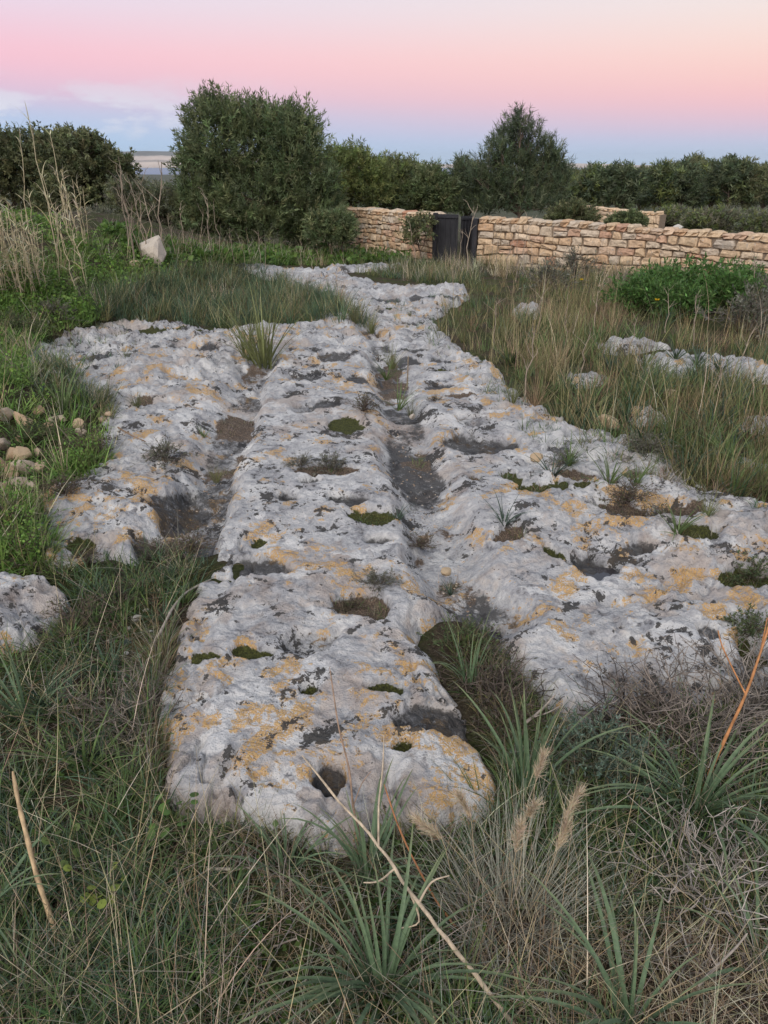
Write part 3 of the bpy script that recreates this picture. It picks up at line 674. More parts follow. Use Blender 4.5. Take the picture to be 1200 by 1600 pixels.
def make_tree(name, label, cat, Y, base_px, lobes_px, cols, shoots, per, slen, ll, lw, up=.5, droop=.15, spread=.35, group=None, trunk_r=.09, bark=(.11, .085, .065), depth=.85, stems=1, shell=.7, kite=True):
    bx, by = at(base_px[0], base_px[1], Y)[[0, 1]]; bz = float(soil_raw(np.array([bx]), np.array([by]))[0])-.05
    m = pxm(Y); lobes = []
    for l in lobes_px:
        c = at(l[0], l[1], Y + (l[4] if len(l) > 4 else rng.uniform(-.3, .3))); lobes.append((c-[bx, by, bz], (l[2]*m, max(l[2], l[3])*m*depth, l[3]*m)))
    root = thing(name, label, cat, (bx, by, bz), group)
    tb = Buf(); top = np.mean([l[0] for l in lobes], 0)
    for s in range(stems):
        b0 = np.array([rng.normal(0, .12*(stems > 1)), rng.normal(0, .12*(stems > 1)), 0]); fork = b0*.5+top*np.array([.4, .4, .45])+rng.normal(0, .1, 3)*(stems > 1)
        tube(tb, limb_path(b0, fork, 6, .04), np.linspace(trunk_r, trunk_r*.65, 6), bark, 7)
        for l in lobes[s::stems]:
            e = np.array(l[0])+np.array([0, 0, l[1][2]*.5]); tube(tb, limb_path(fork, e, 7, .06), np.linspace(trunk_r*.55, .012, 7), bark, 5)
            for q in range(5):
                v = rng.normal(size=3); v /= np.linalg.norm(v); v[2] = abs(v[2]); tube(tb, limb_path(np.array(l[0])*.8+fork*.2, np.array(l[0])+v*np.array(l[1])*.9, 5, .08), np.linspace(trunk_r*.25, .006, 5), bark, 4)
    ob('trunk', tb.mesh('trunk', M_BARK), root)
    cb = Buf(); crown(cb, lobes, shoots, per, slen, ll, lw, cols, up, droop, spread, shell, kite)
    ob('crown', cb.mesh('crown', M_LEAF), root); return root
ACA = [(0.142, 0.183, 0.088), (0.171, 0.212, 0.1), (0.112, 0.144, 0.071), (0.206, 0.23, 0.112)]
OLV = [(0.142, 0.159, 0.08), (0.171, 0.183, 0.088), (0.106, 0.124, 0.065), (0.206, 0.212, 0.112)]
YGR = [(0.189, 0.23, 0.083), (0.23, 0.254, 0.094), (0.147, 0.183, 0.071)]
GRY = [(0.177, 0.189, 0.13), (0.212, 0.218, 0.153), (0.136, 0.142, 0.1), (0.248, 0.236, 0.177)]
PIN = [(0.112, 0.147, 0.085), (0.142, 0.177, 0.097), (0.092, 0.118, 0.071), (0.171, 0.201, 0.109)]
make_tree('acacia_bush', 'big dense dark green bushy tree at the far end of the ruts', 'tree', 20.2, (405, 392),
  [(345,235,50,62),(410,252,72,66),(462,262,42,62),(325,310,42,62),(400,330,88,56),(478,325,45,62),(338,203,24,34),(430,218,38,32),(508,345,30,36),(300,262,20,34),(478,225,16,30),(345,365,50,36),(420,372,60,32),(490,372,40,30),(310,350,30,40)],
  ACA, 4600, 26, .42, .13, .022, up=.55, droop=.1, spread=.3, stems=3, trunk_r=.08)
make_tree('leafy_bush', 'yellow-green bush peeping over the short wall beside the big bush', 'bush', 23.5, (545, 350), [(530,290,30,44),(562,296,38,46),(520,330,26,36),(585,300,20,34)], YGR, 1300, 24, .42, .13, .024, stems=2, trunk_r=.06)
make_tree('leafy_bush', 'olive green bush behind the middle of the short wall', 'bush', 25.0, (625, 348), [(610,294,34,34),(640,300,38,34),(625,320,50,28)], OLV+YGR, 1200, 24, .4, .13, .024, stems=2, trunk_r=.06)
make_tree('leafy_bush', 'dark low bush behind the short wall just left of the gate', 'bush', 24.3, (680, 350), [(672,302,28,30),(690,318,24,26),(660,322,34,24)], ACA, 900, 24, .36, .13, .024, stems=2, trunk_r=.05)
make_tree('carob_tree', 'rounded olive tree at the left edge behind the dry reeds', 'tree', 24.0, (20, 380), [(35,252,50,36),(-25,255,50,46),(70,262,40,40),(0,290,80,50),(60,310,50,50),(-70,270,50,60)], OLV, 2400, 22, .32, .11, .04, up=.35, spread=.5, trunk_r=.12)
make_tree('carob_tree', 'rounded dark tree right of the dry reeds, sea showing beside it', 'tree', 23.0, (130, 385), [(128,248,40,32),(160,260,28,28),(95,258,30,36),(190,276,22,26),(140,295,62,44),(185,315,38,40),(110,330,50,40)], OLV, 2400, 22, .3, .11, .04, up=.35, spread=.5, trunk_r=.11)
make_tree('grey_scrub', 'grey-green scrub between the left trees and the big bush', 'bush', 20.5, (240, 392), [(205,330,30,36),(258,336,34,32),(235,352,50,32),(285,352,26,34),(190,358,30,28)], GRY+OLV, 1900, 22, .34, .10, .022, up=.5, stems=3, trunk_r=.04)
make_tree('grey_scrub', 'low grey scrub under the dark tree beyond the green bank', 'bush', 18.5, (165, 395), [(150,368,40,26),(190,380,34,22)], GRY, 900, 20, .3, .09, .02, up=.6, stems=2, trunk_r=.03)
make_tree('dark_shrub', 'low dark shrub against the left end of the short wall', 'bush', 17.6, (525, 392), [(508,365,26,24),(532,364,18,22)], ACA, 800, 22, .24, .09, .02, stems=2, trunk_r=.03)
make_tree('wall_shrub', 'small leafy shrub against the short wall beside the gate', 'bush', WALL_L[-1][1]-.35, (660, 408), [(650,362,20,14),(664,352,12,12),(645,376,10,8)], OLV, 130, 16, .18, .075, .035, up=.4, spread=.6, stems=1, trunk_r=.015, shell=.4)
make_tree('dark_shrub', 'dark round shrub in front of the farther wall', 'bush', 28.0, (985, 352), [(985,347,18,10),(965,350,14,7)], ACA, 400, 20, .2, .1, .03, stems=1, trunk_r=.03)
make_tree('dark_shrub', 'small dark shrub at the foot of the pine over the long wall', 'bush', 22.0, (905, 350), [(895,338,20,12),(915,343,14,8),(880,345,20,10)], OLV, 500, 20, .25, .1, .025, stems=1, trunk_r=.03)

def pine(Y, base_px, top_px, width_px, label):
    """open-crowned pine: whorled ascending boughs carrying needle tufts"""
    bx, by = at(base_px[0], base_px[1], Y)[[0, 1]]; bz = float(B(bx, by))-.1; tp = at(top_px[0], top_px[1], Y)-[bx, by, bz]; H = tp[2]; m = pxm(Y); Wd = width_px*m/2
    root = thing('pine_tree', label, 'tree', (bx, by, bz)); tb = Buf(); cb = Buf()
    tr = limb_path((0, 0, 0), tp, 10, .02); tube(tb, tr, np.linspace(.10, .012, 10), (.13, .10, .08), 7)
    TP, TD = [], []
    for q in range(64):
        f = .06+.90*(q/63)**.95; p0 = np.array([np.interp(f, np.linspace(0, 1, 10), tr[:, i]) for i in range(3)])
        az = q*2.4+rng.normal(0, .3); ln = Wd*(1.06-f**1.35)*(.75+.5*noise(np.array([q*.37]), np.array([1.]), 3)[0])*rng.uniform(.65, 1.15); el = R(14+22*f+rng.normal(0, 8))
        e = p0+np.array([math.cos(az)*math.cos(el), math.sin(az)*math.cos(el), math.sin(el)])*ln
        ln = max(ln, .12); b = limb_path(p0, e, 7, .05); tube(tb, b, np.linspace(.026*(1.1-f), .006, 7), (.12, .095, .075), 4)
        for r in range(int(9+ln*13)):
            u = rng.uniform(.28, 1)**.8; p1 = np.array([np.interp(u, np.linspace(0, 1, 7), b[:, i]) for i in range(3)])
            d = (e-p0)/ln+rng.normal(0, .65, 3); d[2] = abs(d[2])*.7+.25; d /= np.linalg.norm(d); tl = rng.uniform(.12, .32)
            p2 = p1+d*tl; tube(tb, [p1, (p1+p2)/2, p2], .006, (.12, .095, .075), 3); TP.append(np.stack([p1+(p2-p1)*w for w in (.35, .55, .75, .95, 1)])); TD.append(np.tile(d, (5, 1)))
    TP = np.concatenate(TP); TD = np.concatenate(TD); n = 13
    P = np.repeat(TP, n, 0); D = np.repeat(TD, n, 0)*.7+rng.normal(0, .6, (len(P), 3)); D[:, 2] += .15
    leaves(cb, P, D, rng.uniform(.09, .17, len(P)), .014, np.repeat(pick(PIN, len(TP), .2), n, 0))
    ob('trunk', tb.mesh('trunk', M_BARK), root); ob('crown', cb.mesh('crown', M_LEAF), root)
make_tree('pine_tree', 'tall open pine standing behind the stone wall right of the gate', 'tree', 23.5, (812, 352),
  [(812,203,12,18),(796,222,20,18),(832,226,20,18),(778,242,20,16),(815,246,26,18),(855,244,18,18),(765,262,24,16),(800,270,34,18),(845,268,30,18),(872,264,12,16),(752,288,26,18),(790,300,40,22),(835,298,40,22),(872,292,16,22),(770,325,44,18),(840,326,40,16)],
  PIN, 1500, 30, .36, .13, .013, up=.62, droop=.02, spread=.34, trunk_r=.085, shell=.35, kite=False, bark=(.16, .125, .10))
make_tree('pine_sapling', 'bushy young pine just behind the gate, left of the tall pine', 'tree', 24.5, (728, 350), [(722,288,16,32),(745,300,20,30),(735,325,28,22),(712,320,12,24)], PIN, 900, 26, .3, .11, .014, up=.6, kite=False)
# the belt of pines beyond
tops = [(872,272),(905,268),(938,264),(968,268),(1000,264),(1035,263),(1062,257),(1085,250),(1112,256),(1140,257),(1165,254),(1192,256),(1222,258),(1262,256),(1310,260),(1370,262)]
where = ['behind the right side of the tall pine', 'first clear of the tall pine', 'over the left half of the farther wall', 'low in the belt above the farther wall', 'above the farther wall end', 'just right of the farther wall', 'left shoulder of the highest crown', 'highest crown of the belt', 'right beside the highest crown', 'with an open gap under its crown', 'second inside the right edge', 'at the right edge of the picture', 'cut by the right edge', 'outermost right', 'beyond the right edge', 'last of the belt']
for k, (px, py) in enumerate(tops):
    Y = 46+rng.uniform(-5, 5); w = rng.uniform(22, 40); py = py+rng.uniform(-3, 9); h = 335-py
    lb = [(px+rng.uniform(-8, 8), py+h*.15, w*.55, h*.15), (px, py+h*.28, w*.8, h*.16), (px-w*.6, py+h*.36, w*.62, h*.2), (px+w*.6, py+h*.34, w*.62, h*.2), (px+rng.uniform(-9, 9), py+h*.55, w*1.0, h*.22), (px+rng.uniform(-14, 14), py+h*.75, w*.9, h*.2)]
    if k == 9: lb = lb[:4]
    make_tree('belt_pine', 'dark umbrella pine of the far belt, '+where[k], 'tree', Y, (px, 335), lb, [PIN, OLV, PIN+YGR][k % 3], 520, 18, .45, .26, .05, up=.45, spread=.5, group='pines of the far belt', trunk_r=.1, shell=.6, bark=(.16, .125, .10))
for k, (px, py, w, h, lab) in enumerate([(1065,352,40,9,'left end'), (1110,345,44,12,'middle'), (1160,348,46,14,'right part'), (1215,350,40,16,'right edge'), (1050,338,24,8,'foot of the pines')]):
    make_tree('olive_scrub', 'low olive scrub showing over the long wall, '+lab+' of the slope', 'bush', 33+rng.uniform(-2, 3), (px, 358), [(px-w*.4, py+4, w*.6, h), (px+w*.4, py+2, w*.6, h), (px, py+10, w*.8, h)], GRY+YGR, 700, 16, .3, .14, .03, up=.7, stems=1, trunk_r=.02, group='scrub on the far slope')
#PART3
# ------------------------------------------------------------------ loose stones
def boulder_mesh():
    bm = bmesh.new(); bmesh.ops.create_icosphere(bm, subdivisions=3, radius=1)
    pl = rng.normal(size=(11, 3)); pl /= np.linalg.norm(pl, axis=1, keepdims=True); off = rng.uniform(.42, .78, 11)
    V = np.array([v.co[:] for v in bm.verts]); d = V@pl.T; sc = np.min(np.where(d > .05, off/np.maximum(d, .05), 9), 1); V = V*np.minimum(sc, 1.12)[:, None]
    V *= (1+.05*fbm(V[:, 0]*4+V[:, 2]*3, V[:, 1]*4-V[:, 2]*2, int(rng.integers(999)), 3))[:, None]*np.array([1, .88, .8])
    F = [[v.index for v in f.verts] for f in bm.faces]; bm.free(); return mesh_np('loose_stone', V, F, smooth=False)
LUMPS = [boulder_mesh() for _ in range(8)]
def stone(px, py, wpx, mat, label, group=None, name='loose_stone', sink=.35, tall=1.0, at_pos=None):
    P = on(px, py) if at_pos is None else at_pos
    r = wpx*pxm(P[1])/2
    me = LUMPS[rng.integers(8)].copy(); me.materials.clear(); me.materials.append(mat)
    o = ob(name, me, loc=(P[0], P[1], P[2]+r*tall*(.72-sink)), rot=(rng.normal(0, .25), rng.normal(0, .25), rng.uniform(0, 6.3)), scale=(r, r*rng.uniform(.85, 1.1), r*tall*rng.uniform(.9, 1.1)), label=label, category='stone')
    if group: o['group'] = group
    return o
stone(250, 416, 58, M_PALE, 'upright white boulder at the foot of the green bank', name='boulder', tall=1.25, sink=.1)
stone(210, 418, 18, M_RUB, 'small tan stone left of the white boulder', tall=1.1, sink=.1)
stone(948, 668, 46, M_RUB, 'rounded pinkish stone at the edge of the grass right of the ruts', name='boulder', tall=.85, sink=.1)
stone(1042, 622, 30, M_RUB, 'pale stone half hidden in grass beyond the pinkish stone')
stone(694, 897, 22, M_RUB, 'small tan stone lying in the right rut')
stone(645, 652, 14, M_PALE, 'little pale stone at the head of the soil patch in the right rut')
stone(835, 722, 24, M_RUB, 'tan stone wedged in the pavement beside a leafy tuft')
stone(1060, 345, 22, M_PALE, 'pale rubble lump on the slope beyond the long wall', at_pos=np.append(at(1060, 345, 34)[:2], float(B(0, 34))+.15))
for k, (px, py, w) in enumerate([(38,738,34),(18,742,26),(60,735,20),(42,718,30),(20,715,24),(62,712,18),(28,760,24),(12,765,22),(50,762,18),(-8,735,30),(5,700,26),(35,665,28),(12,655,30),(85,662,18),(98,660,16),(75,672,16),(125,668,20),(128,682,20),(60,645,16),(150,690,14),(160,662,12),(172,662,12),(148,640,12),(-20,690,30),(-25,760,30),(30,690,14)]):
    stone(px, py, w*1.25, M_RUB, 'tan stone of the rubble heap at the left edge of the pavement', 'rubble heap stones', sink=.2, name='rubble_stone')
for k, (px, py, w) in enumerate([(212,965,20),(200,982,12),(240,905,10),(228,950,12),(216,1022,12),(186,990,9),(170,1002,10),(196,1018,9),(235,985,8),(250,920,9),(205,948,9),(150,1012,8)]):
    stone(px, py, w, M_PALE, 'pale chip of stone lying in the overgrown left rut', 'stone chips in the left rut', name='stone_chip')
for k, (px, py, w) in enumerate([(200,1002,18),(228,1012,15),(215,1012,9)]):
    stone(px, py, w, stone_mat('green_stone', [(0, (.05, .085, .07)), (1, (.07, .10, .085))], 6) if k == 0 else bpy.data.materials['green_stone'], 'algae-green stone among the chips in the left rut', 'green stones in the left rut', name='green_stone')
# gravel in the ruts: nobody could count it
def gravel():
    V, F, n = [], [], 0
    t = rng.random(700); 
    for (line, cnt, sp) in ((RRUT, 330, .07), (LRUT, 130, .09)):
        u = rng.random(cnt)*(len(line)-1.001); i = u.astype(int); f = u-i
        p = line[i]*(1-f)[:, None]+line[i+1]*f[:, None]+rng.normal(0, sp, (cnt, 2)); z = surf(p[:, 0], p[:, 1])
        for k in range(cnt):
            v = rng.normal(size=(6, 3))*.2+np.array([(1, 0, 0), (-1, 0, 0), (0, 1, 0), (0, -1, 0), (0, 0, 1), (0, 0, -1)]); r = rng.uniform(.002, .008)*rng.uniform(.5, 1)
            V.append(v*r*[1.2, 1, .7]+[p[k, 0], p[k, 1], z[k]+r*.3]); F += [(n+a, n+b, n+c) for a, b, c in ((0, 2, 4), (2, 1, 4), (1, 3, 4), (3, 0, 4), (2, 0, 5), (1, 2, 5), (3, 1, 5), (0, 3, 5))]; n += 6
    m, nt, o = newmat('gravel'); b = NB(nt)
    nt.links.new(b.bsdf(b.ramp(b.noise(b.coord(), 60, 1), [(.35, (.16, .11, .08)), (.5, (.32, .24, .17)), (.65, (.50, .44, .37))]), .9, None, .2), o.inputs[0])
    ob('gravel', mesh_np('gravel', np.concatenate(V), F, mat=m, smooth=False), kind='stuff', label='fine stony grit along the rut floors', category='gravel')
gravel()

# ------------------------------------------------------------------ grass
def in_poly(P, x, y):
    return sdf_poly(np.array(P, float), x, y) > 0
def sample(poly, N):
    P = np.array(poly, float); lo, hi = P.min(0), P.max(0); xs, ys = [], []
    n = 0
    while n < N:
        q = rng.uniform(lo, hi, (N*2, 2)); k = in_poly(P, q[:, 0], q[:, 1]); xs.append(q[k, 0]); ys.append(q[k, 1]); n += k.sum()
    return np.concatenate(xs)[:N], np.concatenate(ys)[:N]
PILE = poly_w([(-60,655),(60,635),(165,650),(170,695),(95,730),(75,778),(-60,790)])
def roots(poly, N, patch=0, pscale=2, seed=0, on_rock=False):
    px, py = sample(poly, N); x, y = hit(px, py, soft_surf, 26)
    if patch: k = fbm(x*pscale, y*pscale, 600+seed, 3) + rng.normal(0, .15, len(x)) > patch; x, y = x[k], y[k]
    zr = rock_raw(x, y); zs = soil_raw(x, y)
    k = np.ones(len(x), bool) if on_rock else (zr < zs+.012)
    k &= ~((sdf_poly(PILE, x, y) > 0) & (rng.random(len(x)) < .85))
    return np.stack([x, y, np.maximum(zr, zs)-.006], 1)[k]
def tufts(buf, C, K, r, h, w, cols, lean=.25, bend=.8, S=4, tip=None, jit=.2, p=None, spread=1.0):
    """C tuft centres; K blades each, fanning outward"""
    n = len(C)*K; c = np.repeat(C, K, 0); a = rng.uniform(0, 2*math.pi, n); rr = r*np.sqrt(rng.random(n))
    root = c+np.stack([np.cos(a)*rr, np.sin(a)*rr, 0*a], 1)
    th = rng.normal(lean*.5, lean*.5, n)+lean*rr/max(r, 1e-6)*spread
    hs = np.repeat(rng.uniform(h[0], h[1], len(C)), K)*rng.uniform(.45, 1.1, n)
    col = np.repeat(pick(cols, len(C), .12, p), K, 0)*np.exp(rng.normal(0, jit, (n, 1)))
    blades(buf, root, hs, w*rng.uniform(.6, 1.3, n), a+rng.normal(0, .5, n), th, np.abs(rng.normal(bend*.7, bend*.5, n)), col, S, tipcol=None if tip is None else col*.5+np.array(tip)*.5)
GREEN = [(.075, .125, .042), (.10, .15, .05), (.06, .10, .04), (.13, .165, .06)]
BLUEG = [(.075, .125, .075), (.095, .15, .085), (.06, .10, .06)]
OLIVE = [(.15, .16, .065), (.19, .185, .085), (.12, .13, .055)]
STRAW = [(.40, .325, .20), (.48, .40, .27), (.33, .26, .155), (.52, .46, .35)]
GREYD = [(.24, .215, .175), (.32, .29, .25), (.17, .15, .12)]
BROWN = [(.19, .135, .09), (.14, .10, .07), (.25, .18, .11)]
FG = [(-160,985),(0,992),(80,965),(120,905),(200,880),(300,885),(288,930),(258,1000),(246,1090),(228,1215),(330,1258),(430,1268),(520,1284),(700,1258),(800,1222),(770,1150),(728,1070),(700,1005),(720,985),(795,1060),(850,1090),(870,1160),(905,1130),(1000,1090),(1200,1055),(1380,1000),(1380,1800),(-160,1800)]
FGL = [(-160,985),(0,985),(70,960),(100,890),(60,870),(130,865),(300,870),(300,925),(258,1000),(246,1090),(228,1215),(330,1262),(380,1400),(330,1800),(-160,1800)]
FGC = [(300,1262),(520,1284),(720,1262),(760,1400),(720,1800),(260,1800)]
FGR = [(690,1290),(800,1222),(870,1160),(1000,1090),(1200,1055),(1380,1000),(1380,1800),(690,1800)]
FIELD = [(740,580),(675,525),(672,495),(715,461),(670,445),(560,425),(600,410),(740,412),(1000,425),(1400,462),(1400,830),(1200,790),(1110,775),(1040,730),(940,690),(850,662),(780,630)]
BAND = [(150,470),(230,438),(330,418),(430,434),(505,462),(550,484),(590,520),(520,512),(330,513),(150,500)]
BANK = [(-150,300),(60,330),(150,380),(260,410),(330,425),(230,445),(150,500),(60,530),(40,560),(50,610),(140,640),(175,690),(150,740),(75,765),(60,830),(80,890),(-150,910)]
MEAD = [(150,375),(350,395),(545,385),(680,405),(600,412),(500,416),(340,412),(250,420)]
def grasses():
    g, d, t = Buf(), Buf(), Buf()
    # foreground
    tufts(g, roots(FGL, 1500, -.15, 2.5, 1), 14, .03, (.07, .20), .006, GREEN+GREEN+BLUEG+[(.10, .15, .04)], .4, 1.1, 4)
    tufts(d, roots(FGL, 360, .1, 1.6, 2), 12, .03, (.10, .24), .0024, STRAW+GREYD+BROWN, .45, .9, 4)
    tufts(g, roots(FGC, 800, -.2, 3, 3), 10, .03, (.03, .11), .0055, GREEN+BLUEG, .5, 1.0, 3)
    tufts(d, roots(FGC, 220, -.1, 3, 4), 8, .03, (.06, .16), .0024, GREYD+STRAW, .7, .9, 4)
    tufts(g, roots(FGR, 1300, -.12, 2.5, 5), 13, .035, (.09, .24), .0062, GREEN+GREEN+BLUEG+[(.10, .15, .04)], .4, 1.1, 4)
    tufts(d, roots(FGR, 420, .1, 1.6, 6), 12, .035, (.12, .28), .0024, STRAW+GREYD+BROWN, .5, .9, 4)
    # thatch: dead stems lying every which way
    for poly, N, cols in ((FGL, 1500, GREYD+BROWN+STRAW), (FGC, 1100, GREYD+BROWN), (FGR, 1800, GREYD+STRAW+BROWN)):
        r = roots(poly, N); n = len(r); r[:, 2] += rng.uniform(0, .07, n)
        blades(t, r, rng.uniform(.08, .30, n), rng.uniform(.0012, .0026, n), rng.uniform(0, 6.3, n), rng.uniform(.7, 1.5, n), rng.normal(.2, .5, n), pick(cols, n, .2), 4)
    # long fine stems crossing
    for poly, N in ((FGL, 190), (FGC, 80), (FGR, 250)):
        r = roots(poly, N); n = len(r)
        blades(t, r, rng.uniform(.22, .5, n), rng.uniform(.0014, .0036, n), rng.uniform(0, 6.3, n), rng.uniform(.3, 1.1, n), rng.normal(.3, .4, n), pick(STRAW, n, .15), 6)
    NP = [(700,1000),(715,985),(760,1010),(850,1090),(872,1160),(800,1225),(770,1150)]
    tufts(g, roots(NP, 130), 10, .03, (.05, .16), .005, GREEN+OLIVE, .45, .9, 4); tufts(d, roots(NP, 90), 10, .03, (.06, .18), .003, GREYD+BROWN, .5, .9, 4)
    # the field right of the ruts
    tufts(g, roots(FIELD, 2300, -.12, .9, 7), 13, .06, (.13, .34), .0075, GREEN+OLIVE+BLUEG, .3, .7, 3)
    tufts(d, roots(FIELD, 1150, .0, .8, 8), 13, .06, (.16, .40), .0055, [STRAW[2], BROWN[2], OLIVE[1], OLIVE[0], OLIVE[1], OLIVE[2], BROWN[0]], .28, .5, 3)
    tufts(d, roots([(800,450),(980,440),(960,560),(860,600),(770,560)], 300, -.2, .8, 18), 15, .06, (.25, .5), .005, [STRAW[2], BROWN[2], OLIVE[1]], .25, .5, 3)
    r = roots(FIELD, 220); n = len(r); blades(d, r, rng.uniform(.4, .8, n), .006, rng.uniform(0, 6.3, n), rng.normal(.1, .15, n), rng.normal(.2, .3, n), pick(STRAW, n), 4)
    # ragged fringe over the slab's front and left rim
    FR = [(215,1205),(250,1225),(330,1255),(520,1275),(700,1250),(800,1215),(830,1240),(700,1290),(520,1318),(330,1290),(215,1245)]
    tufts(g, roots(FR, 210, -.25, 4, 41), 12, .03, (.06, .15), .0045, GREEN+BLUEG+OLIVE, .4, 1.0, 4); tufts(d, roots(FR, 190, -.25, 3, 42), 12, .03, (.07, .17), .0024, GREYD+BROWN+STRAW, .45, .9, 4)
    FL = [(215,1215),(222,1080),(240,1000),(262,1000),(262,1080),(250,1215)]
    tufts(d, roots(FL, 120), 13, .035, (.10, .20), .0024, GREYD+BROWN, .5, .9, 4); tufts(g, roots(FL, 70), 10, .03, (.08, .18), .0045, GREEN+OLIVE, .4, 1.0, 4)
    # thin growth where turf creeps onto the pavement
    for poly, n1, n2 in (([(770,585),(860,628),(960,662),(1110,742),(1330,790),(1330,860),(1080,800),(930,735),(820,690),(735,610)], 340, 200), ([(600,440),(700,445),(740,462),(700,500),(770,570),(730,600),(640,520),(590,480)], 150, 80), ([(30,535),(140,500),(260,510),(160,600),(190,660),(150,740),(60,770),(110,640)], 200, 120), ([(60,860),(300,865),(330,885),(290,960),(200,930),(90,930)], 150, 120)):
        tufts(g, roots(poly, n1, .12, 1.6, 43, True), 9, .035, (.05, .18), .006, GREEN+BLUEG+OLIVE, .45, .9, 3)
        tufts(d, roots(poly, n2, .12, 1.4, 44, True), 10, .04, (.05, .18), .0045, GREYD+BROWN+OLIVE, .5, .9, 3)
    W1 = [(55,560),(105,568),(180,640),(170,665),(110,650),(50,618)]
    tufts(g, roots(W1, 170, on_rock=True), 11, .04, (.08, .24), .007, GREEN+BLUEG+OLIVE, .4, .9, 3); tufts(d, roots(W1, 60, on_rock=True), 9, .04, (.08, .24), .005, GREYD+STRAW, .4, .8, 3)
    W3 = [(550,404),(745,410),(745,452),(690,446),(610,436),(560,428)]
    tufts(g, roots(W3, 420), 11, .08, (.12, .3), .010, GREEN+OLIVE+BLUEG, .35, .7, 3); tufts(d, roots(W3, 160), 9, .08, (.2, .45), .007, STRAW+GREYD+OLIVE, .3, .6, 3)
    # tall grass across the near ruts
    tufts(g, roots(BAND, 950, -.35, 1.1, 9, True), 18, .07, (.12, .46), .008, BLUEG+[GREEN[2], OLIVE[2], OLIVE[1]], .34, .8, 3)
    tufts(d, roots(BAND, 120, 0, 1, 10, True), 10, .06, (.25, .5), .005, STRAW+BROWN, .3, .6, 3)
    # bank
    tufts(g, roots(BANK, 4200, -.5, .8, 11), 12, .08, (.08, .22), .011, [(.14, .25, .055), (.18, .29, .07), (.11, .20, .05), (.22, .28, .09)], .6, .9, 3)
    tufts(d, roots(BANK, 330, 0, .6, 12), 12, .07, (.2, .5), .006, STRAW+OLIVE+GREYD, .3, .6, 3)
    tufts(g, roots(MEAD, 1400, -.4, .5, 13), 10, .1, (.10, .25), .014, [(.13, .23, .055), (.16, .27, .065), (.13, .17, .06)], .4, .7, 3)
    tufts(d, roots(MEAD, 300, 0, .5, 14), 8, .1, (.25, .6), .008, STRAW+GREYD, .3, .5, 3)
    # grass along the foot of the walls and on the slope behind
    tufts(d, roots([(690,405),(1000,420),(1400,460),(1400,480),(1000,445),(690,430)], 500, 0, .5, 15), 12, .08, (.25, .55), .007, GREYD+STRAW+OLIVE, .3, .6, 3)
    # rim fringe where the pavement meets the turf, and tufts lodged in its cracks
    px, py = sample([(30,520),(600,520),(700,450),(800,610),(1000,690),(1300,800),(1300,1000),(900,1050),(250,1000),(60,860)], 9000); x, y = hit(px, py, B, 20)
    z, a, dd = rock_raw(x, y, True); k = (np.maximum(a['soil'], a['moss']*.9) > .55) & (rng.random(len(x)) < .5)
    tufts(g, np.stack([x, y, z-.004], 1)[k & (rng.random(len(x)) < .6)], 9, .025, (.02, .07), .0035, GREEN+OLIVE+[(.08, .08, .05)], .5, .9, 3)
    tufts(d, np.stack([x, y, z-.004], 1)[k & (rng.random(len(x)) < .35)], 8, .03, (.03, .10), .003, GREYD+BROWN, .5, .9, 3)
    ob('green_grass', g.mesh('green_grass', M_GRASS), kind='stuff', label='green and olive grass round the pavement and over the field', category='grass')
    ob('dry_grass', d.mesh('dry_grass', M_DRY), kind='stuff', label='straw-coloured dry grass standing among the green', category='dry grass')
    ob('dead_stems', t.mesh('dead_stems', M_DRY), kind='stuff', label='matted grey dead stems lying in the foreground turf', category='thatch')
grasses()
def clover():
    b = Buf()
    for poly, N, cols, s in ((FG, 9000, [(.07, .12, .03), (.10, .16, .045), (.05, .085, .025)], .011), (FGC, 7000, [(.07, .12, .03), (.09, .14, .035)], .010), (BANK, 26000, [(.16, .27, .06), (.20, .31, .075), (.12, .21, .05)], .022), (MEAD, 5000, [(.09, .17, .04), (.12, .20, .045)], .05)):
        r = roots(poly, N, -.1, 1.6, 21); n = len(r); r[:, 2] += rng.uniform(.005, .06, n)*(1+2*(s > .02))
        D = rng.normal(0, 1, (n, 3)); D[:, 2] = rng.normal(.25, .2, n); L = s*rng.uniform(.6, 1.5, n)*(np.clip(r[:, 1]/9, .4, 1.2) if s > .015 else 1)
        for q in range(2): leaves(b, r+rng.normal(0, s*.5, (n, 3))*[1, 1, .3], D+rng.normal(0, .6, (n, 3)), L*1.5, L*1.2, pick(cols, n, .2), True)
    ob('clover', b.mesh('clover', M_LEAF), kind='stuff', label='low clover and herb leaves carpeting the soil and the bank', category='ground cover')
clover()

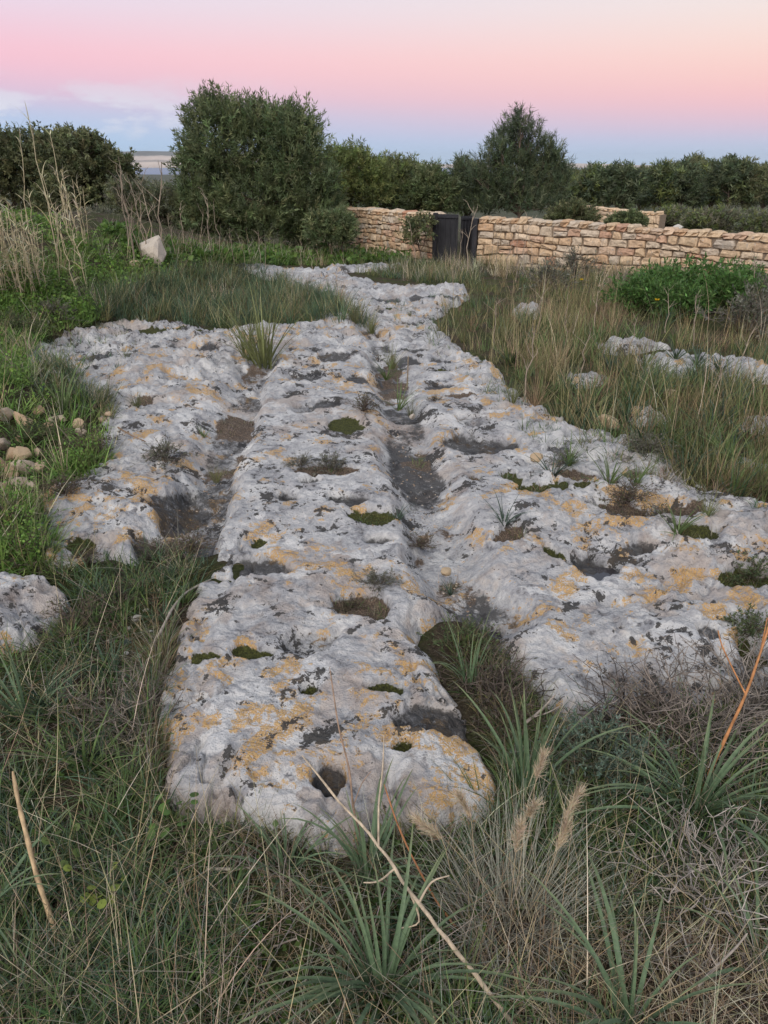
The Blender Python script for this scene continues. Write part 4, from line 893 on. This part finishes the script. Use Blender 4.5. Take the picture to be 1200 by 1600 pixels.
# ------------------------------------------------------------------ asphodels and other plants one can count
def strap_leaf(th0, bend, tw):
    """a keeled strap leaf of unit length rising from the origin and arching toward +x"""
    S = 9; t = np.linspace(0, 1, S+1); th = th0+bend*(t[:-1]+.5/S)**1.4
    x = np.concatenate([[0], np.cumsum(np.sin(th)/S)]); z = np.concatenate([[0], np.cumsum(np.cos(th)/S)])
    w = .0185*np.where(t < .1, .75+2.5*t, 1)*np.clip((1-t)**.6, .03, 1); sw = tw*t*t
    nx, nz = -np.cos(np.concatenate([th, th[-1:]])), np.sin(np.concatenate([th, th[-1:]]))
    V = []
    for k in range(S+1):
        for s in (-1, 0, 1): V.append((x[k]+nx[k]*abs(s)*w[k]*.5, s*w[k]+sw[k], z[k]+nz[k]*abs(s)*w[k]*.5))
    F = [(3*k+j, 3*k+j+1, 3*k+4+j, 3*k+3+j) for k in range(S) for j in (0, 1)]
    c0 = np.array([.125, .19, .105])*rng.uniform(.75, 1.25); c1 = np.array([.21, .22, .11]); C = [c0*(1-tt**4)+c1*tt**4 for tt in t for s in (0, 1, 2)]
    return mesh_np('strap_leaf', V, F, C, mat=M_GRASS)
STRAPS = [strap_leaf(a, b, c) for a, b, c in ((.05, .35, .02), (.12, .6, -.05), (.2, .9, .06), (.3, 1.1, -.04), (.4, 1.3, .08), (.5, 1.5, -.08), (.25, 1.9, .05), (.6, 1.1, .03), (.15, 1.3, -.1), (.8, .9, .02))]
def asphodel(px, py, n, L, label, upright=0.):
    P = on(px, py); root = thing('asphodel', label, 'plant', P-[0, 0, .01])
    for k in range(n):
        f = (k+.5)/n; v = STRAPS[int(np.clip(rng.normal(2+6*f-4*upright, 1.6), 0, len(STRAPS)-1))]
        a = rng.uniform(0, 6.283); r = .022*math.sqrt(f)
        ob('leaf', v, root, loc=(math.cos(a)*r, math.sin(a)*r, 0), rot=(rng.normal(0, .08), rng.normal(0, .08), a+rng.normal(0, .25)), scale=L*rng.uniform(.6, 1.12))
asphodel(598, 1540, 52, .38, 'largest asphodel clump, at the bottom centre under the bare twig')
asphodel(445, 1345, 30, .24, 'flat little asphodel rosette just in front of the slab end')
asphodel(575, 1360, 28, .32, 'asphodel clump beside the slab end where the bare twig crosses')
asphodel(825, 1222, 20, .42, 'upright asphodel tuft at the right corner of the slab', .9)
asphodel(1088, 1262, 50, .44, 'spreading asphodel clump at the foot of the orange-red stalk')
asphodel(985, 1600, 28, .42, 'asphodel clump cut by the bottom edge, right of centre')
asphodel(735, 1062, 14, .30, 'asphodel tuft sprouting in the notch between the slabs', .8)
asphodel(40, 1120, 18, .34, 'asphodel clump in the grass at the left edge', .3)
asphodel(700, 1440, 10, .30, 'sparse asphodel under the twig, right of the largest clump', .4)
asphodel(-40, 1420, 14, .34, 'asphodel clump partly outside the left edge')
asphodel(1195, 1500, 14, .36, 'asphodel clump at the right edge near the bottom')
def clump_mesh(n, lean, bend, w, cols, r=.035):
    b = Buf(); tufts(b, np.zeros((1, 3)), n, r, (.9, 1.), w, cols, lean, bend, 5, jit=.2); return b.mesh('tuft', M_GRASS)
C_ASP = [clump_mesh(26, .45, .9, .036, BLUEG+GREEN, .05) for _ in range(5)]
C_TUF = [clump_mesh(70, .28, .6, .016, OLIVE+GREEN, .09) for _ in range(4)]
C_DRY = [clump_mesh(70, .35, .6, .012, BROWN+OLIVE, .1) for _ in range(3)]
def clump(kind, px, py, h, label, group=None):
    pool = {'a': C_ASP, 't': C_TUF, 'd': C_DRY}[kind]; nm = {'a': 'asphodel', 't': 'grass_tuft', 'd': 'dry_tuft'}[kind]
    P = on(px, py); o = ob(nm, pool[rng.integers(len(pool))], loc=P-[0, 0, .01], rot=(0, 0, rng.uniform(0, 6.3)), scale=h*rng.uniform(.9, 1.1), label=label, category='plant' if kind == 'a' else 'grass tuft')
    if group: o['group'] = group
for kind, px, py, h, lab in [
 ('t', 412, 574, .95, 'tall pale green grass tuft standing at the head of the left rut'), ('t', 388, 562, .6, 'olive tuft leaning beside the tall tuft of the left rut'),
 ('a', 622, 640, .30, 'green asphodel tuft in the right rut above the soil patch'), ('d', 642, 648, .20, 'brown dry tuft beside the green one in the right rut'), ('a', 604, 592, .30, 'asphodel tuft in the right rut farther up'), ('t', 612, 575, .28, 'grass tuft lodged in the upper right rut'),
 ('a', 100, 645, .50, 'wide dark asphodel at the left edge of the pavement'), ('a', 112, 735, .22, 'bright green leafy rosette beside the rubble heap'), ('t', 165, 628, .24, 'grass tuft on the left slab near the asphodel'), ('t', 215, 645, .16, 'small tuft in a hollow of the left slab'), ('a', 318, 685, .14, 'tiny tuft on the left slab beside the rut'), ('t', 338, 752, .16, 'dark tuft in the left rut'),
 ('a', 786, 838, .24, 'fresh green tuft in a pan right of the right rut'), ('a', 622, 828, .13, 'little green tuft in the mossy pan on the slab'), ('a', 704, 925, .12, 'small tuft beside the tan stone in the right rut'),
 ('a', 862, 752, .28, 'left one of the asphodels along the pavement edge'), ('a', 888, 742, .26, 'asphodel just right of the wedged tan stone'), ('a', 950, 778, .28, 'asphodel among the crusted ledges right of the pans'), ('a', 990, 782, .22, 'narrow asphodel beside the dwarf scrub on the ledges'),
 ('a', 1068, 735, .34, 'large asphodel over the pale ledge at right'), ('a', 1145, 775, .32, 'asphodel near the right edge of the pavement'), ('a', 1055, 850, .26, 'asphodel in the mossy crack at right'), ('t', 1100, 830, .18, 'grass tuft in the mossy crack at right'), ('a', 1010, 700, .36, 'asphodel right of the rounded pinkish stone'), ('a', 905, 650, .30, 'asphodel left of the rounded pinkish stone'),
 ('t', 725, 535, .34, 'green tuft where the field meets the narrow end of the pavement'), ('t', 580, 520, .36, 'tuft at the right end of the tall grass band'), ('t', 555, 508, .40, 'leafy tuft in the tall grass band'), ('d', 530, 470, .42, 'dry tuft sticking up beyond the grass band'), ('t', 640, 500, .14, 'small tuft on the far pavement'), ('t', 745, 560, .2, 'low tuft on the pavement edge by the field'), ('d', 835, 640, .3, 'dry tuft at the corner of the field'), ('t', 800, 645, .22, 'spreading green tuft at the corner of the field')]:
    clump(kind, px, py, h, lab)
px, py = sample([(780,600),(900,560),(1190,600),(1190,770),(1080,720),(960,655),(850,630)], 46)
for k in range(46): clump('a', px[k], py[k], rng.uniform(.26, .42), 'blue-green asphodel among the grass of the near field', 'asphodels in the near field')
px, py = sample([(760,470),(1190,480),(1190,590),(900,560),(790,580)], 30)
for k in range(30): clump('a', px[k], py[k], rng.uniform(.28, .42), 'blue-green asphodel deep in the far field', 'asphodels in the far field')
px, py = sample([(-30,980),(150,960),(220,1050),(200,1230),(-30,1230)], 10)
for k in range(10): clump('a', px[k], py[k], rng.uniform(.18, .28), 'short blue-green leaf tuft in the turf left of the slab', 'leaf tufts left of the slab')

def shrub_meshes(n, leafc, twigc, ll, leafy=1.0):
    tb, lb = Buf(), Buf(); P, D = [], []
    for k in range(n):
        a = rng.uniform(0, 6.3); el = rng.uniform(.25, 1.45); d = np.array([math.cos(a)*math.cos(el), math.sin(a)*math.cos(el), math.sin(el)]); L = rng.uniform(.6, 1.05)
        p = limb_path((0, 0, 0), d*L, 6, .09); tube(tb, p, np.linspace(.016, .005, 6), np.array(twigc)*rng.uniform(.7, 1.3), 3)
        for q in range(4):
            i = rng.integers(2, 6); e = p[i]+(d+rng.normal(0, .6, 3))*rng.uniform(.12, .3); tube(tb, [p[i], (p[i]+e)/2+rng.normal(0, .01, 3), e], [.007, .006, .003], np.array(twigc)*rng.uniform(.7, 1.4), 3)
            for w in np.linspace(.2, 1, int(7*leafy)+1)[1:]: P.append(p[i]+(e-p[i])*w); D.append(d+rng.normal(0, .7, 3))
    if P: leaves(lb, np.array(P), np.array(D), ll*rng.uniform(.6, 1.3, len(P)), ll*.32, pick(leafc, len(P), .2), True)
    return tb.mesh('stems', M_BARK), lb.mesh('foliage', M_LEAF)
SH_GRY = [shrub_meshes(42, [(.16, .16, .12), (.12, .125, .085), (.20, .195, .16)], (.16, .14, .12), .12) for _ in range(3)]
SH_BRN = [shrub_meshes(46, [(.12, .105, .065), (.10, .11, .055), (.15, .12, .09)], (.13, .10, .085), .10, .6) for _ in range(3)]
SH_GRN = [shrub_meshes(40, [(.10, .135, .06), (.08, .11, .05), (.13, .16, .07)], (.12, .10, .07), .13) for _ in range(2)]
SH_RUE = [shrub_meshes(60, [(.14, .20, .155), (.17, .23, .18), (.11, .16, .12)], (.15, .16, .11), .075, 1.6)]
SH_FEN = [shrub_meshes(60, [(.095, .19, .05), (.12, .22, .06), (.08, .15, .045)], (.11, .14, .06), .15, 1.6) for _ in range(2)]
def shrub(pool, px, py, r, label, name='dwarf_shrub', flat=.7, group=None):
    P = on(px, py); st, fo = pool[rng.integers(len(pool))]; root = thing(name, label, 'shrub', P-[0, 0, .015], group, rng.uniform(0, 6.3)); root.scale = (r, r, r*flat)
    ob('stems', st, root); ob('foliage', fo, root)
for pool, px, py, r, lab in [
 (SH_GRY, 262, 728, .17, 'grey-green dwarf shrub on the left slab beside the rut'), (SH_BRN, 104, 785, .16, 'round brown dwarf shrub on the left slab near the rubble heap'), (SH_BRN, 130, 710, .24, 'reddish-brown twiggy shrub between rubble heap and slab'),
 (SH_GRY, 590, 935, .10, 'grey dwarf shrub in the pan on the slab'), (SH_BRN, 548, 952, .09, 'dark twiggy mat in the pan on the slab'), (SH_GRY, 520, 742, .14, 'grey mat herb across the middle of the slab'), (SH_GRY, 470, 740, .10, 'left piece of the grey mat herb on the slab'),
 (SH_BRN, 300, 862, .14, 'dark twiggy shrub at the lower end of the left rut'), (SH_BRN, 250, 868, .13, 'brown twiggy shrub at the lower lip of the left slab'), (SH_BRN, 140, 878, .11, 'dark clump under the lip of the left slab'), (SH_BRN, 45, 880, .2, 'dark brown scrub at the left edge between two slabs'), (SH_BRN, 20, 830, .22, 'brown scrub at the left edge beside the slab'),
 (SH_BRN, 130, 985, .2, 'purplish-brown twiggy shrub beside the chips of the left rut'), (SH_BRN, 190, 940, .14, 'brown scrub at the head of the overgrown left rut'), (SH_BRN, 655, 850, .10, 'brown tuft on the rim of the right rut'), (SH_BRN, 570, 655, .16, 'reddish-brown mat beside the soil patch'), (SH_BRN, 760, 1065, .20, 'dark twiggy shrub filling the notch between slabs'), (SH_BRN, 800, 1120, .16, 'brown shrub lower in the notch between slabs'), (SH_GRN, 735, 1010, .15, 'mossy green cushion at the head of the notch'),
 (SH_GRY, 1010, 720, .20, 'grey dwarf scrub on the ledges right of the pans'), (SH_BRN, 975, 800, .18, 'brown dwarf scrub in the long crack at right'), (SH_BRN, 1040, 820, .16, 'dark dwarf scrub near the mossy crack at right'), (SH_BRN, 680, 640, .08, 'small brown tuft right of the soil patch'), (SH_GRY, 880, 735, .12, 'low grey herb by the wedged tan stone'), (SH_GRN, 1170, 1005, .13, 'green herb cushion in the pan at the right edge'), (SH_GRN, 1170, 905, .13, 'green moss herb in the crack at the right edge'), (SH_GRY, 90, 500, .3, 'grey-green scrub at the foot of the bank'), (SH_GRN, 30, 520, .3, 'bright leafy herb at the left edge above the pavement'), (SH_GRN, 60, 690, .2, 'green herb growing through the rubble heap')]:
    shrub(pool, px, py, r, lab)
shrub(SH_RUE, 935, 1205, .22, 'feathery blue-green herb below the right pavement', 'feathery_herb', .9)
shrub(SH_RUE, 1000, 1215, .18, 'second feathery blue-green herb, right of the first', 'feathery_herb', .9)
for k, (px, py, r) in enumerate([(1000,492,.5),(1045,482,.55),(1090,478,.6),(1135,490,.55),(1065,498,.45),(1020,470,.5),(1160,470,.5)]):
    shrub(SH_FEN, px, py, r, 'fresh green leafy bush before the long wall, '+['front left of the row', 'left of the yellow flower gap, mid row', 'tallest in the middle of the row', 'front right of the row', 'lowest in front of the middle', 'back left by the wall', 'back right by the wall'][k], 'leafy_herb', .9, 'green bushes before the long wall')
for k, (px, py, r) in enumerate([(1190,500,.5),(1170,520,.5),(900,430,.5),(860,455,.5),(1040,415,.4)]):
    shrub(SH_GRY, px, py, r, 'grey twiggy bush before the long wall, '+['at the right edge of the picture', 'in front of the one at the right edge', 'nearest the gate, against the wall', 'in the grass nearest the gate', 'against the wall behind the green bushes'][k], 'twiggy_bush', .9, 'grey bushes before the long wall')
#PART4
# ------------------------------------------------------------------ twigs, stalks, reeds, dry stems
def poly3(pts): return np.array([at_z(*p) for p in pts])
def smooth_path(P, n=4):
    P = np.array(P, float); k = len(P); t = np.linspace(0, k-1, (k-1)*n+1); i = np.minimum(t.astype(int), k-2); f = (t-i)[:, None]
    A = P[np.maximum(i-1, 0)]; Bq = P[i]; C = P[i+1]; D = P[np.minimum(i+2, k-1)]
    return .5*((2*Bq)+(C-A)*f+(2*A-5*Bq+4*C-D)*f*f+(-A+3*Bq-3*C+D)*f**3)
PALE = (.46, .38, .28); REDB = (.34, .16, .075); GREYT = (.34, .30, .26)
def stick(name, label, mains, sides, col, r0, r1, cat='stalk', knots=0, group=None):
    """mains: [(px, py, z)] from base to tip; sides: lists of the same, each a part"""
    M = smooth_path(poly3(mains)); root = thing(name, label, cat, M[0], group)
    if knots: M = M+rng.normal(0, knots, M.shape)
    b = Buf(); rad = np.linspace(r0, r1, len(M))*(1+.12*np.sin(np.arange(len(M))*1.9)); rad[-1] *= .5
    tube(b, M-M[0], rad, col, 6); ob('stem', b.mesh('stem', M_BARK), root)
    for s in sides:
        Q = smooth_path(poly3(s)); j = np.argmin(np.linalg.norm(M-Q[0], axis=1)); Q = Q+(M[j]-Q[0])*np.linspace(1, 0, len(Q))[:, None]
        b = Buf(); tube(b, Q-M[0], np.linspace(r0*.5, r1*.6, len(Q)), col, 5); ob('side_twig', b.mesh('side_twig', M_BARK), root)
stick('bare_twig', 'long pale bare twig slanting up from the bottom edge over the slab end', [(830,1640,-.07),(760,1545,.01),(700,1470,.06),(640,1393,.10),(592,1322,.14),(530,1252,.19),(472,1180,.24)],
      [[(592,1322,.14),(592,1260,.19),(598,1200,.24),(600,1148,.29)], [(612,1352,.13),(590,1374,.12),(568,1379,.12)], [(650,1404,.09),(672,1375,.12),(702,1368,.13)], [(640,1393,.10),(655,1440,.05),(625,1450,.04)]], PALE, .0062, .0026, 'twig', .0012)
stick('dry_weed', 'thin brown stem standing in front of the dark pan at the slab end', [(566,1330,-.10),(552,1260,.02),(545,1200,.10),(530,1140,.18),(522,1090,.24),(515,1042,.30)], [[(552,1260,.02),(565,1225,.06),(580,1205,.08)]], (.30, .21, .15), .0036, .0016)
stick('dry_weed', 'thin red-brown stem leaning behind the bare twig', [(738,1478,-.11),(690,1420,-.02),(650,1350,.07),(622,1290,.14),(600,1225,.22)], [], REDB, .0034, .0018)
stick('dry_stalk', 'thick pale broken stalk leaning at the left edge', [(90,1472,-.11),(78,1430,-.05),(58,1370,.03),(40,1300,.12),(28,1250,.18),(20,1205,.24)], [], (.50, .37, .22), .0068, .0045)
stick('dry_stalk', 'orange-red dead stalk rising at the right edge', [(1086,1262,-.11),(1108,1210,.0),(1135,1150,.10),(1165,1085,.21),(1188,1020,.31),(1212,945,.42)], [[(1165,1085,.21),(1145,1045,.26),(1128,1008,.31),(1122,985,.34)], [(1188,1020,.31),(1194,990,.35),(1199,965,.39)]], (.42, .20, .085), .0058, .0030)
stick('fallen_stick', 'grey forked stick lying on the turf left of the largest asphodel', [(352,1508,-.10),(395,1495,-.09),(430,1478,-.085),(470,1464,-.09)], [[(395,1495,-.09),(410,1478,-.07),(405,1455,-.05)]], GREYT, .0045, .002, 'stick')
stick('fallen_stick', 'pale flat stick lying in front of the slab end', [(322,1357,-.09),(355,1358,-.085),(400,1356,-.085)], [], (.52, .46, .38), .0055, .003, 'stick')
stick('fallen_stick', 'short pale stick lying near the bottom, left of centre', [(372,1496,-.095),(388,1500,-.09),(402,1503,-.09)], [], (.55, .50, .42), .005, .004, 'stick')
stick('fallen_stick', 'bent grey twig lying at the lower right', [(1090,1540,-.02),(1120,1510,.0),(1150,1480,.02),(1168,1458,.04)], [[(1120,1510,.0),(1110,1490,.02),(1115,1475,.03)]], GREYT, .004, .002, 'stick')
stick('fallen_stick', 'curved grey stem lying along the left side of the slab', [(240,1005,-.05),(252,985,-.03),(270,950,-.02),(292,925,-.03),(330,905,-.04)], [], GREYT, .007, .004, 'stick')
stick('fallen_stick', 'two-pronged dry stick in the notch between the slabs', [(820,1130,-.05),(845,1110,-.02),(868,1085,.02)], [[(832,1120,-.035),(858,1112,-.01),(880,1100,.01)]], GREYT, .006, .003, 'stick')
stick('dry_weed', 'thin upright pale stem beside the right rut', [(636,604,-.02),(637,585,.12),(638,556,.30)], [], PALE, .007, .004)
stick('dry_weed', 'leaning brown stem on the left slab', [(180,665,-.02),(205,680,.05),(228,690,.03)], [], (.26, .18, .12), .006, .003)
def dry_stem_mesh():
    b = Buf(); p = limb_path((0, 0, 0), (rng.normal(0, .12), rng.normal(0, .12), 1), 8, .02); c = np.array((.36, .30, .235))*rng.uniform(.8, 1.15)
    tube(b, p, np.linspace(.010, .004, 8), c, 4)
    for k in range(rng.integers(4, 8)):
        i = rng.integers(3, 8); d = np.array([rng.normal(0, .5), rng.normal(0, .5), rng.uniform(.5, 1.0)]); e = p[i]+d*rng.uniform(.1, .28)
        tube(b, limb_path(p[i], e, 4, .05), np.linspace(.005, .002, 4), c, 3)
    return b.mesh('dry_stem', M_BARK)
DST = [dry_stem_mesh() for _ in range(6)]
def dry_stem(px, py, h, label, group=None):
    P = on(px, py); ob('dead_weed', DST[rng.integers(6)], loc=P-[0, 0, .03], rot=(0, 0, rng.uniform(0, 6.3)), scale=(h*.8+.2, h*.8+.2, h), label=label, category='dry weed', **({'group': group} if group else {}))
for px, py, h in [(203,408,1.2),(212,405,1.5),(222,408,1.0),(230,410,1.1),(243,408,1.2),(252,405,1.5),(262,404,.9),(276,410,.8),(298,412,.6),(316,408,.9),(330,410,1.1),(338,412,.7),(366,415,.7),(384,416,.6),(408,415,.7),(415,418,.5),(236,402,1.3),(208,415,.9),(290,405,.8),(345,405,1.0)]:
    dry_stem(px, py, h, 'pale dead stem standing in front of the scrub and the big bush', 'dead stems before the big bush')
dry_stem(650, 414, 1.0, 'slim pale sapling before the left edge of the gate'); dry_stem(728, 432, 1.15, 'slim pale sapling before the right edge of the gate'); dry_stem(716, 420, .8, 'shorter dead sapling before the gate')
for px, py, h in [(772,430,.9),(790,436,.8),(806,440,.9),(830,440,.7),(762,425,.8),(868,445,.7),(815,432,1.0),(1010,440,.6),(940,450,.6),(1165,470,.7),(1180,480,.8)]:
    dry_stem(px, py, h, 'dead branched stem at the foot of the long wall', 'dead stems along the long wall')
for px, py, h in [(1082,545,.6),(978,570,.5),(815,640,.6),(880,560,.6),(925,530,.6),(1040,520,.5),(1140,600,.5),(1110,640,.45),(770,545,.55),(905,600,.5),(1180,640,.4),(840,520,.7),(1000,610,.4),(490,430,.5),(525,470,.5),(470,425,.5)]:
    dry_stem(px, py, h, 'thin dead stem sticking out of the grass', 'dead stems in the grass')
def reed_mesh():
    b = Buf(); p = limb_path((0, 0, 0), (rng.normal(0, .08), rng.normal(0, .08), 1), 8, .012); c = np.array((.50, .42, .28))*rng.uniform(.8, 1.15)
    tube(b, p, np.linspace(.0062, .003, 8), c, 5); n = 14
    i = rng.integers(2, 8, n); r = p[i]
    blades(b, r, rng.uniform(.12, .28, n), .014, rng.uniform(0, 6.3, n), rng.uniform(.3, .9, n), rng.uniform(.6, 1.6, n), pick([(.46, .40, .26), (.36, .33, .19), (.50, .45, .33)], n), 4)
    return b.mesh('reed', M_DRY)
REED = [reed_mesh() for _ in range(6)]
px = np.concatenate([rng.uniform(-50, 62, 76), rng.uniform(80, 140, 20)]); py = np.concatenate([rng.uniform(372, 402, 76), rng.uniform(345, 412, 20)])
for k in range(96):
    P = on(px[k], py[k]); h = rng.uniform(.45, .95) if k < 76 else rng.uniform(.6, 1.0)
    ob('dry_reed', REED[rng.integers(6)], loc=P-[0, 0, .04], rot=(rng.normal(0, .07), rng.normal(0, .07), rng.uniform(0, 6.3)), scale=(1, 1, h), label='dry pale reed cane of the dense stand at the left edge' if k < 76 else 'dry pale reed cane of the looser stand right of the dense one', category='reed', group='dense reed stand' if k < 76 else 'loose reed stand')
for X0, Y0, h, lab in ((88, 385, 1.75, 'tallest reed, its plume standing alone against the sky'), (45, 365, 1.35, 'tall reed with drooping leaves at the left, against the sky'), (112, 395, 1.4, 'tall leaning reed right of the tallest one'), (122, 470, .8, 'single pale reed on the open green bank'), (136, 450, .85, 'second single reed on the open green bank')):
    P = on(X0, Y0); ob('dry_reed', REED[rng.integers(6)], loc=P-[0, 0, .04], rot=(0, rng.normal(0, .05), rng.uniform(0, 6.3)), scale=(1.2, 1.2, h), label=lab, category='reed')

# dry bunch grass with feathery seed heads
def seed_tuft():
    P = on(800, 1420); root = thing('dry_grass_tuft', 'tan bunch of dry grass with fluffy seed heads right of the slab end', 'grass tuft', P)
    b = Buf(); tufts(b, np.zeros((1, 3)), 420, .12, (.30, .42), .0022, [STRAW[2], BROWN[2], (.30, .22, .13), GREYD[1]], .32, .7, 6); ob('stems', b.mesh('stems', M_DRY), root)
    for px, py, z, d in ((822,1275,.24,.2), (882,1278,.22,.5), (735,1275,.22,-.5), (690,1310,.16,-1.0), (806,1330,.18,.1), (870,1330,.14,.3), (838,1215,.2,.2)):
        q = at_z(px, py, z)-P; n = 300; t = rng.random(n); L = .075; ax = np.array([math.sin(d)*.8, rng.normal(0, .2), math.cos(d)]); ax /= np.linalg.norm(ax)
        pts = q+ax*(t*L)[:, None]+rng.normal(0, .002, (n, 3)); b = Buf()
        leaves(b, pts, ax*1.0+rng.normal(0, .38, (n, 3)), rng.uniform(.018, .040, n), .0011, pick([(.50, .40, .28), (.56, .47, .35), (.44, .33, .22)], n, .12))
        tube(b, smooth_path([np.array([q[0]*.3, q[1]*.3, 0]), q*np.array([.8, .8, .5]), q, q+ax*L]), .0009, (.45, .36, .24), 4)
        ob('seed_head', b.mesh('seed_head', M_DRY), root)
seed_tuft()
def tangle(px, py, rx, rz, n, label, col):
    P = on(px, py); root = thing('dead_shrub', label, 'shrub', P); b = Buf(); s = Buf()
    for k in range(n):
        a = rng.uniform(0, 6.3); el = rng.uniform(.1, 1.3); d = np.array([math.cos(a)*math.cos(el), math.sin(a)*math.cos(el), math.sin(el)]); p = [np.zeros(3)+rng.normal(0, .03, 3)*[1, 1, 0]]
        for q in range(7): d = d+rng.normal(0, .38, 3); d /= np.linalg.norm(d); p.append(p[-1]+d*np.array([rx, rx, rz])*.17); p[-1][2] = max(p[-1][2], .005)
        c = np.array(col)*rng.uniform(.5, 1.5); tube(b, p, np.linspace(.0035, .0012, 8), c, 3)
        for q in range(6):
            i = rng.integers(2, 8); e = rng.normal(0, 1, 3); e[2] = abs(e[2]); tube(s, [p[i], p[i]+e*.012, p[i]+e*.022+rng.normal(0, .005, 3)], [.0013, .0011, .0006], c*1.1, 3)
    ob('branches', b.mesh('branches', M_BARK), root, kind='stuff'); ob('side_twigs', s.mesh('side_twigs', M_BARK), root, kind='stuff')
tangle(1060, 1145, .34, .26, 150, 'grey thorny dead shrub sprawling over the lower edge of the right pavement', (.22, .19, .165))
tangle(1180, 1120, .34, .28, 140, 'grey dead shrub at the right edge below the pavement', (.24, .215, .19))
tangle(985, 1120, .22, .16, 70, 'small dark thorny twigs creeping onto the right pavement', (.12, .10, .085))
tangle(1110, 1380, .28, .2, 110, 'pale wispy dead tangle at the lower right', (.32, .29, .26))
tangle(200, 1120, .22, .16, 80, 'grey twig tangle against the left side of the slab', (.2, .175, .15))
tangle(790, 1085, .16, .14, 60, 'dark dead twigs heaped in the notch between the slabs', (.12, .10, .085))
def round_leaf_plant(px, py, label, k, col):
    P = on(px, py); root = thing('round_leaf_herb', label, 'herb', P)
    st = Buf()
    for q in range(k):
        a = rng.uniform(0, 6.3); r = rng.uniform(.02, .09); top = np.array([math.cos(a)*r, math.sin(a)*r, rng.uniform(.05, .13)]); tube(st, smooth_path([(0, 0, 0), top*[.3, .3, .7], top]), .0011, (.12, .14, .05), 4)
        n = 8; an = np.arange(n)*2*math.pi/n; R_ = rng.uniform(.008, .014); nrm = rng.normal(0, .35, 2)
        V = [top]+[top+np.array([math.cos(t)*R_, math.sin(t)*R_, -.002+(math.cos(t)*nrm[0]+math.sin(t)*nrm[1])*R_]) for t in an]; F = [(0, 1+i, 1+(i+1) % n) for i in range(n)]
        ob('leaf', mesh_np('leaf', V, F, np.tile(np.array(col)*rng.uniform(.75, 1.2), (n+1, 1)), mat=M_LEAF), root)
    ob('stems', st.mesh('stems', M_BARK), root)
round_leaf_plant(155, 1395, 'yellow-green round-leaved herb in the turf at lower left', 11, (.24, .30, .06))
round_leaf_plant(105, 1340, 'darker round-leaved herb up left of the yellow-green one', 9, (.13, .18, .055))
round_leaf_plant(275, 1290, 'bright green small-leaved herb beside the slab corner', 16, (.11, .20, .05))
def flower(px, py, z, label):
    P = on(px, py); root = thing('yellow_flower', label, 'flower', P); b = Buf(); tube(b, [(0, 0, 0), (.01, 0, z*.5), (0, 0, z)], .004, (.12, .16, .06), 4); ob('stem', b.mesh('stem', M_BARK), root)
    b = Buf(); n = 14; a = np.arange(n)*2*math.pi/n; leaves(b, np.tile([0, 0, z], (n, 1)), np.stack([np.cos(a), np.sin(a), .5+0*a], 1), .035, .02, (.75, .52, .03), True); ob('petals', b.mesh('petals', M_LEAF), root)
flower(1020, 512, .32, 'single yellow flower at the edge of the green bushes'); flower(905, 470, .3, 'small yellow flower in the grass before the long wall')
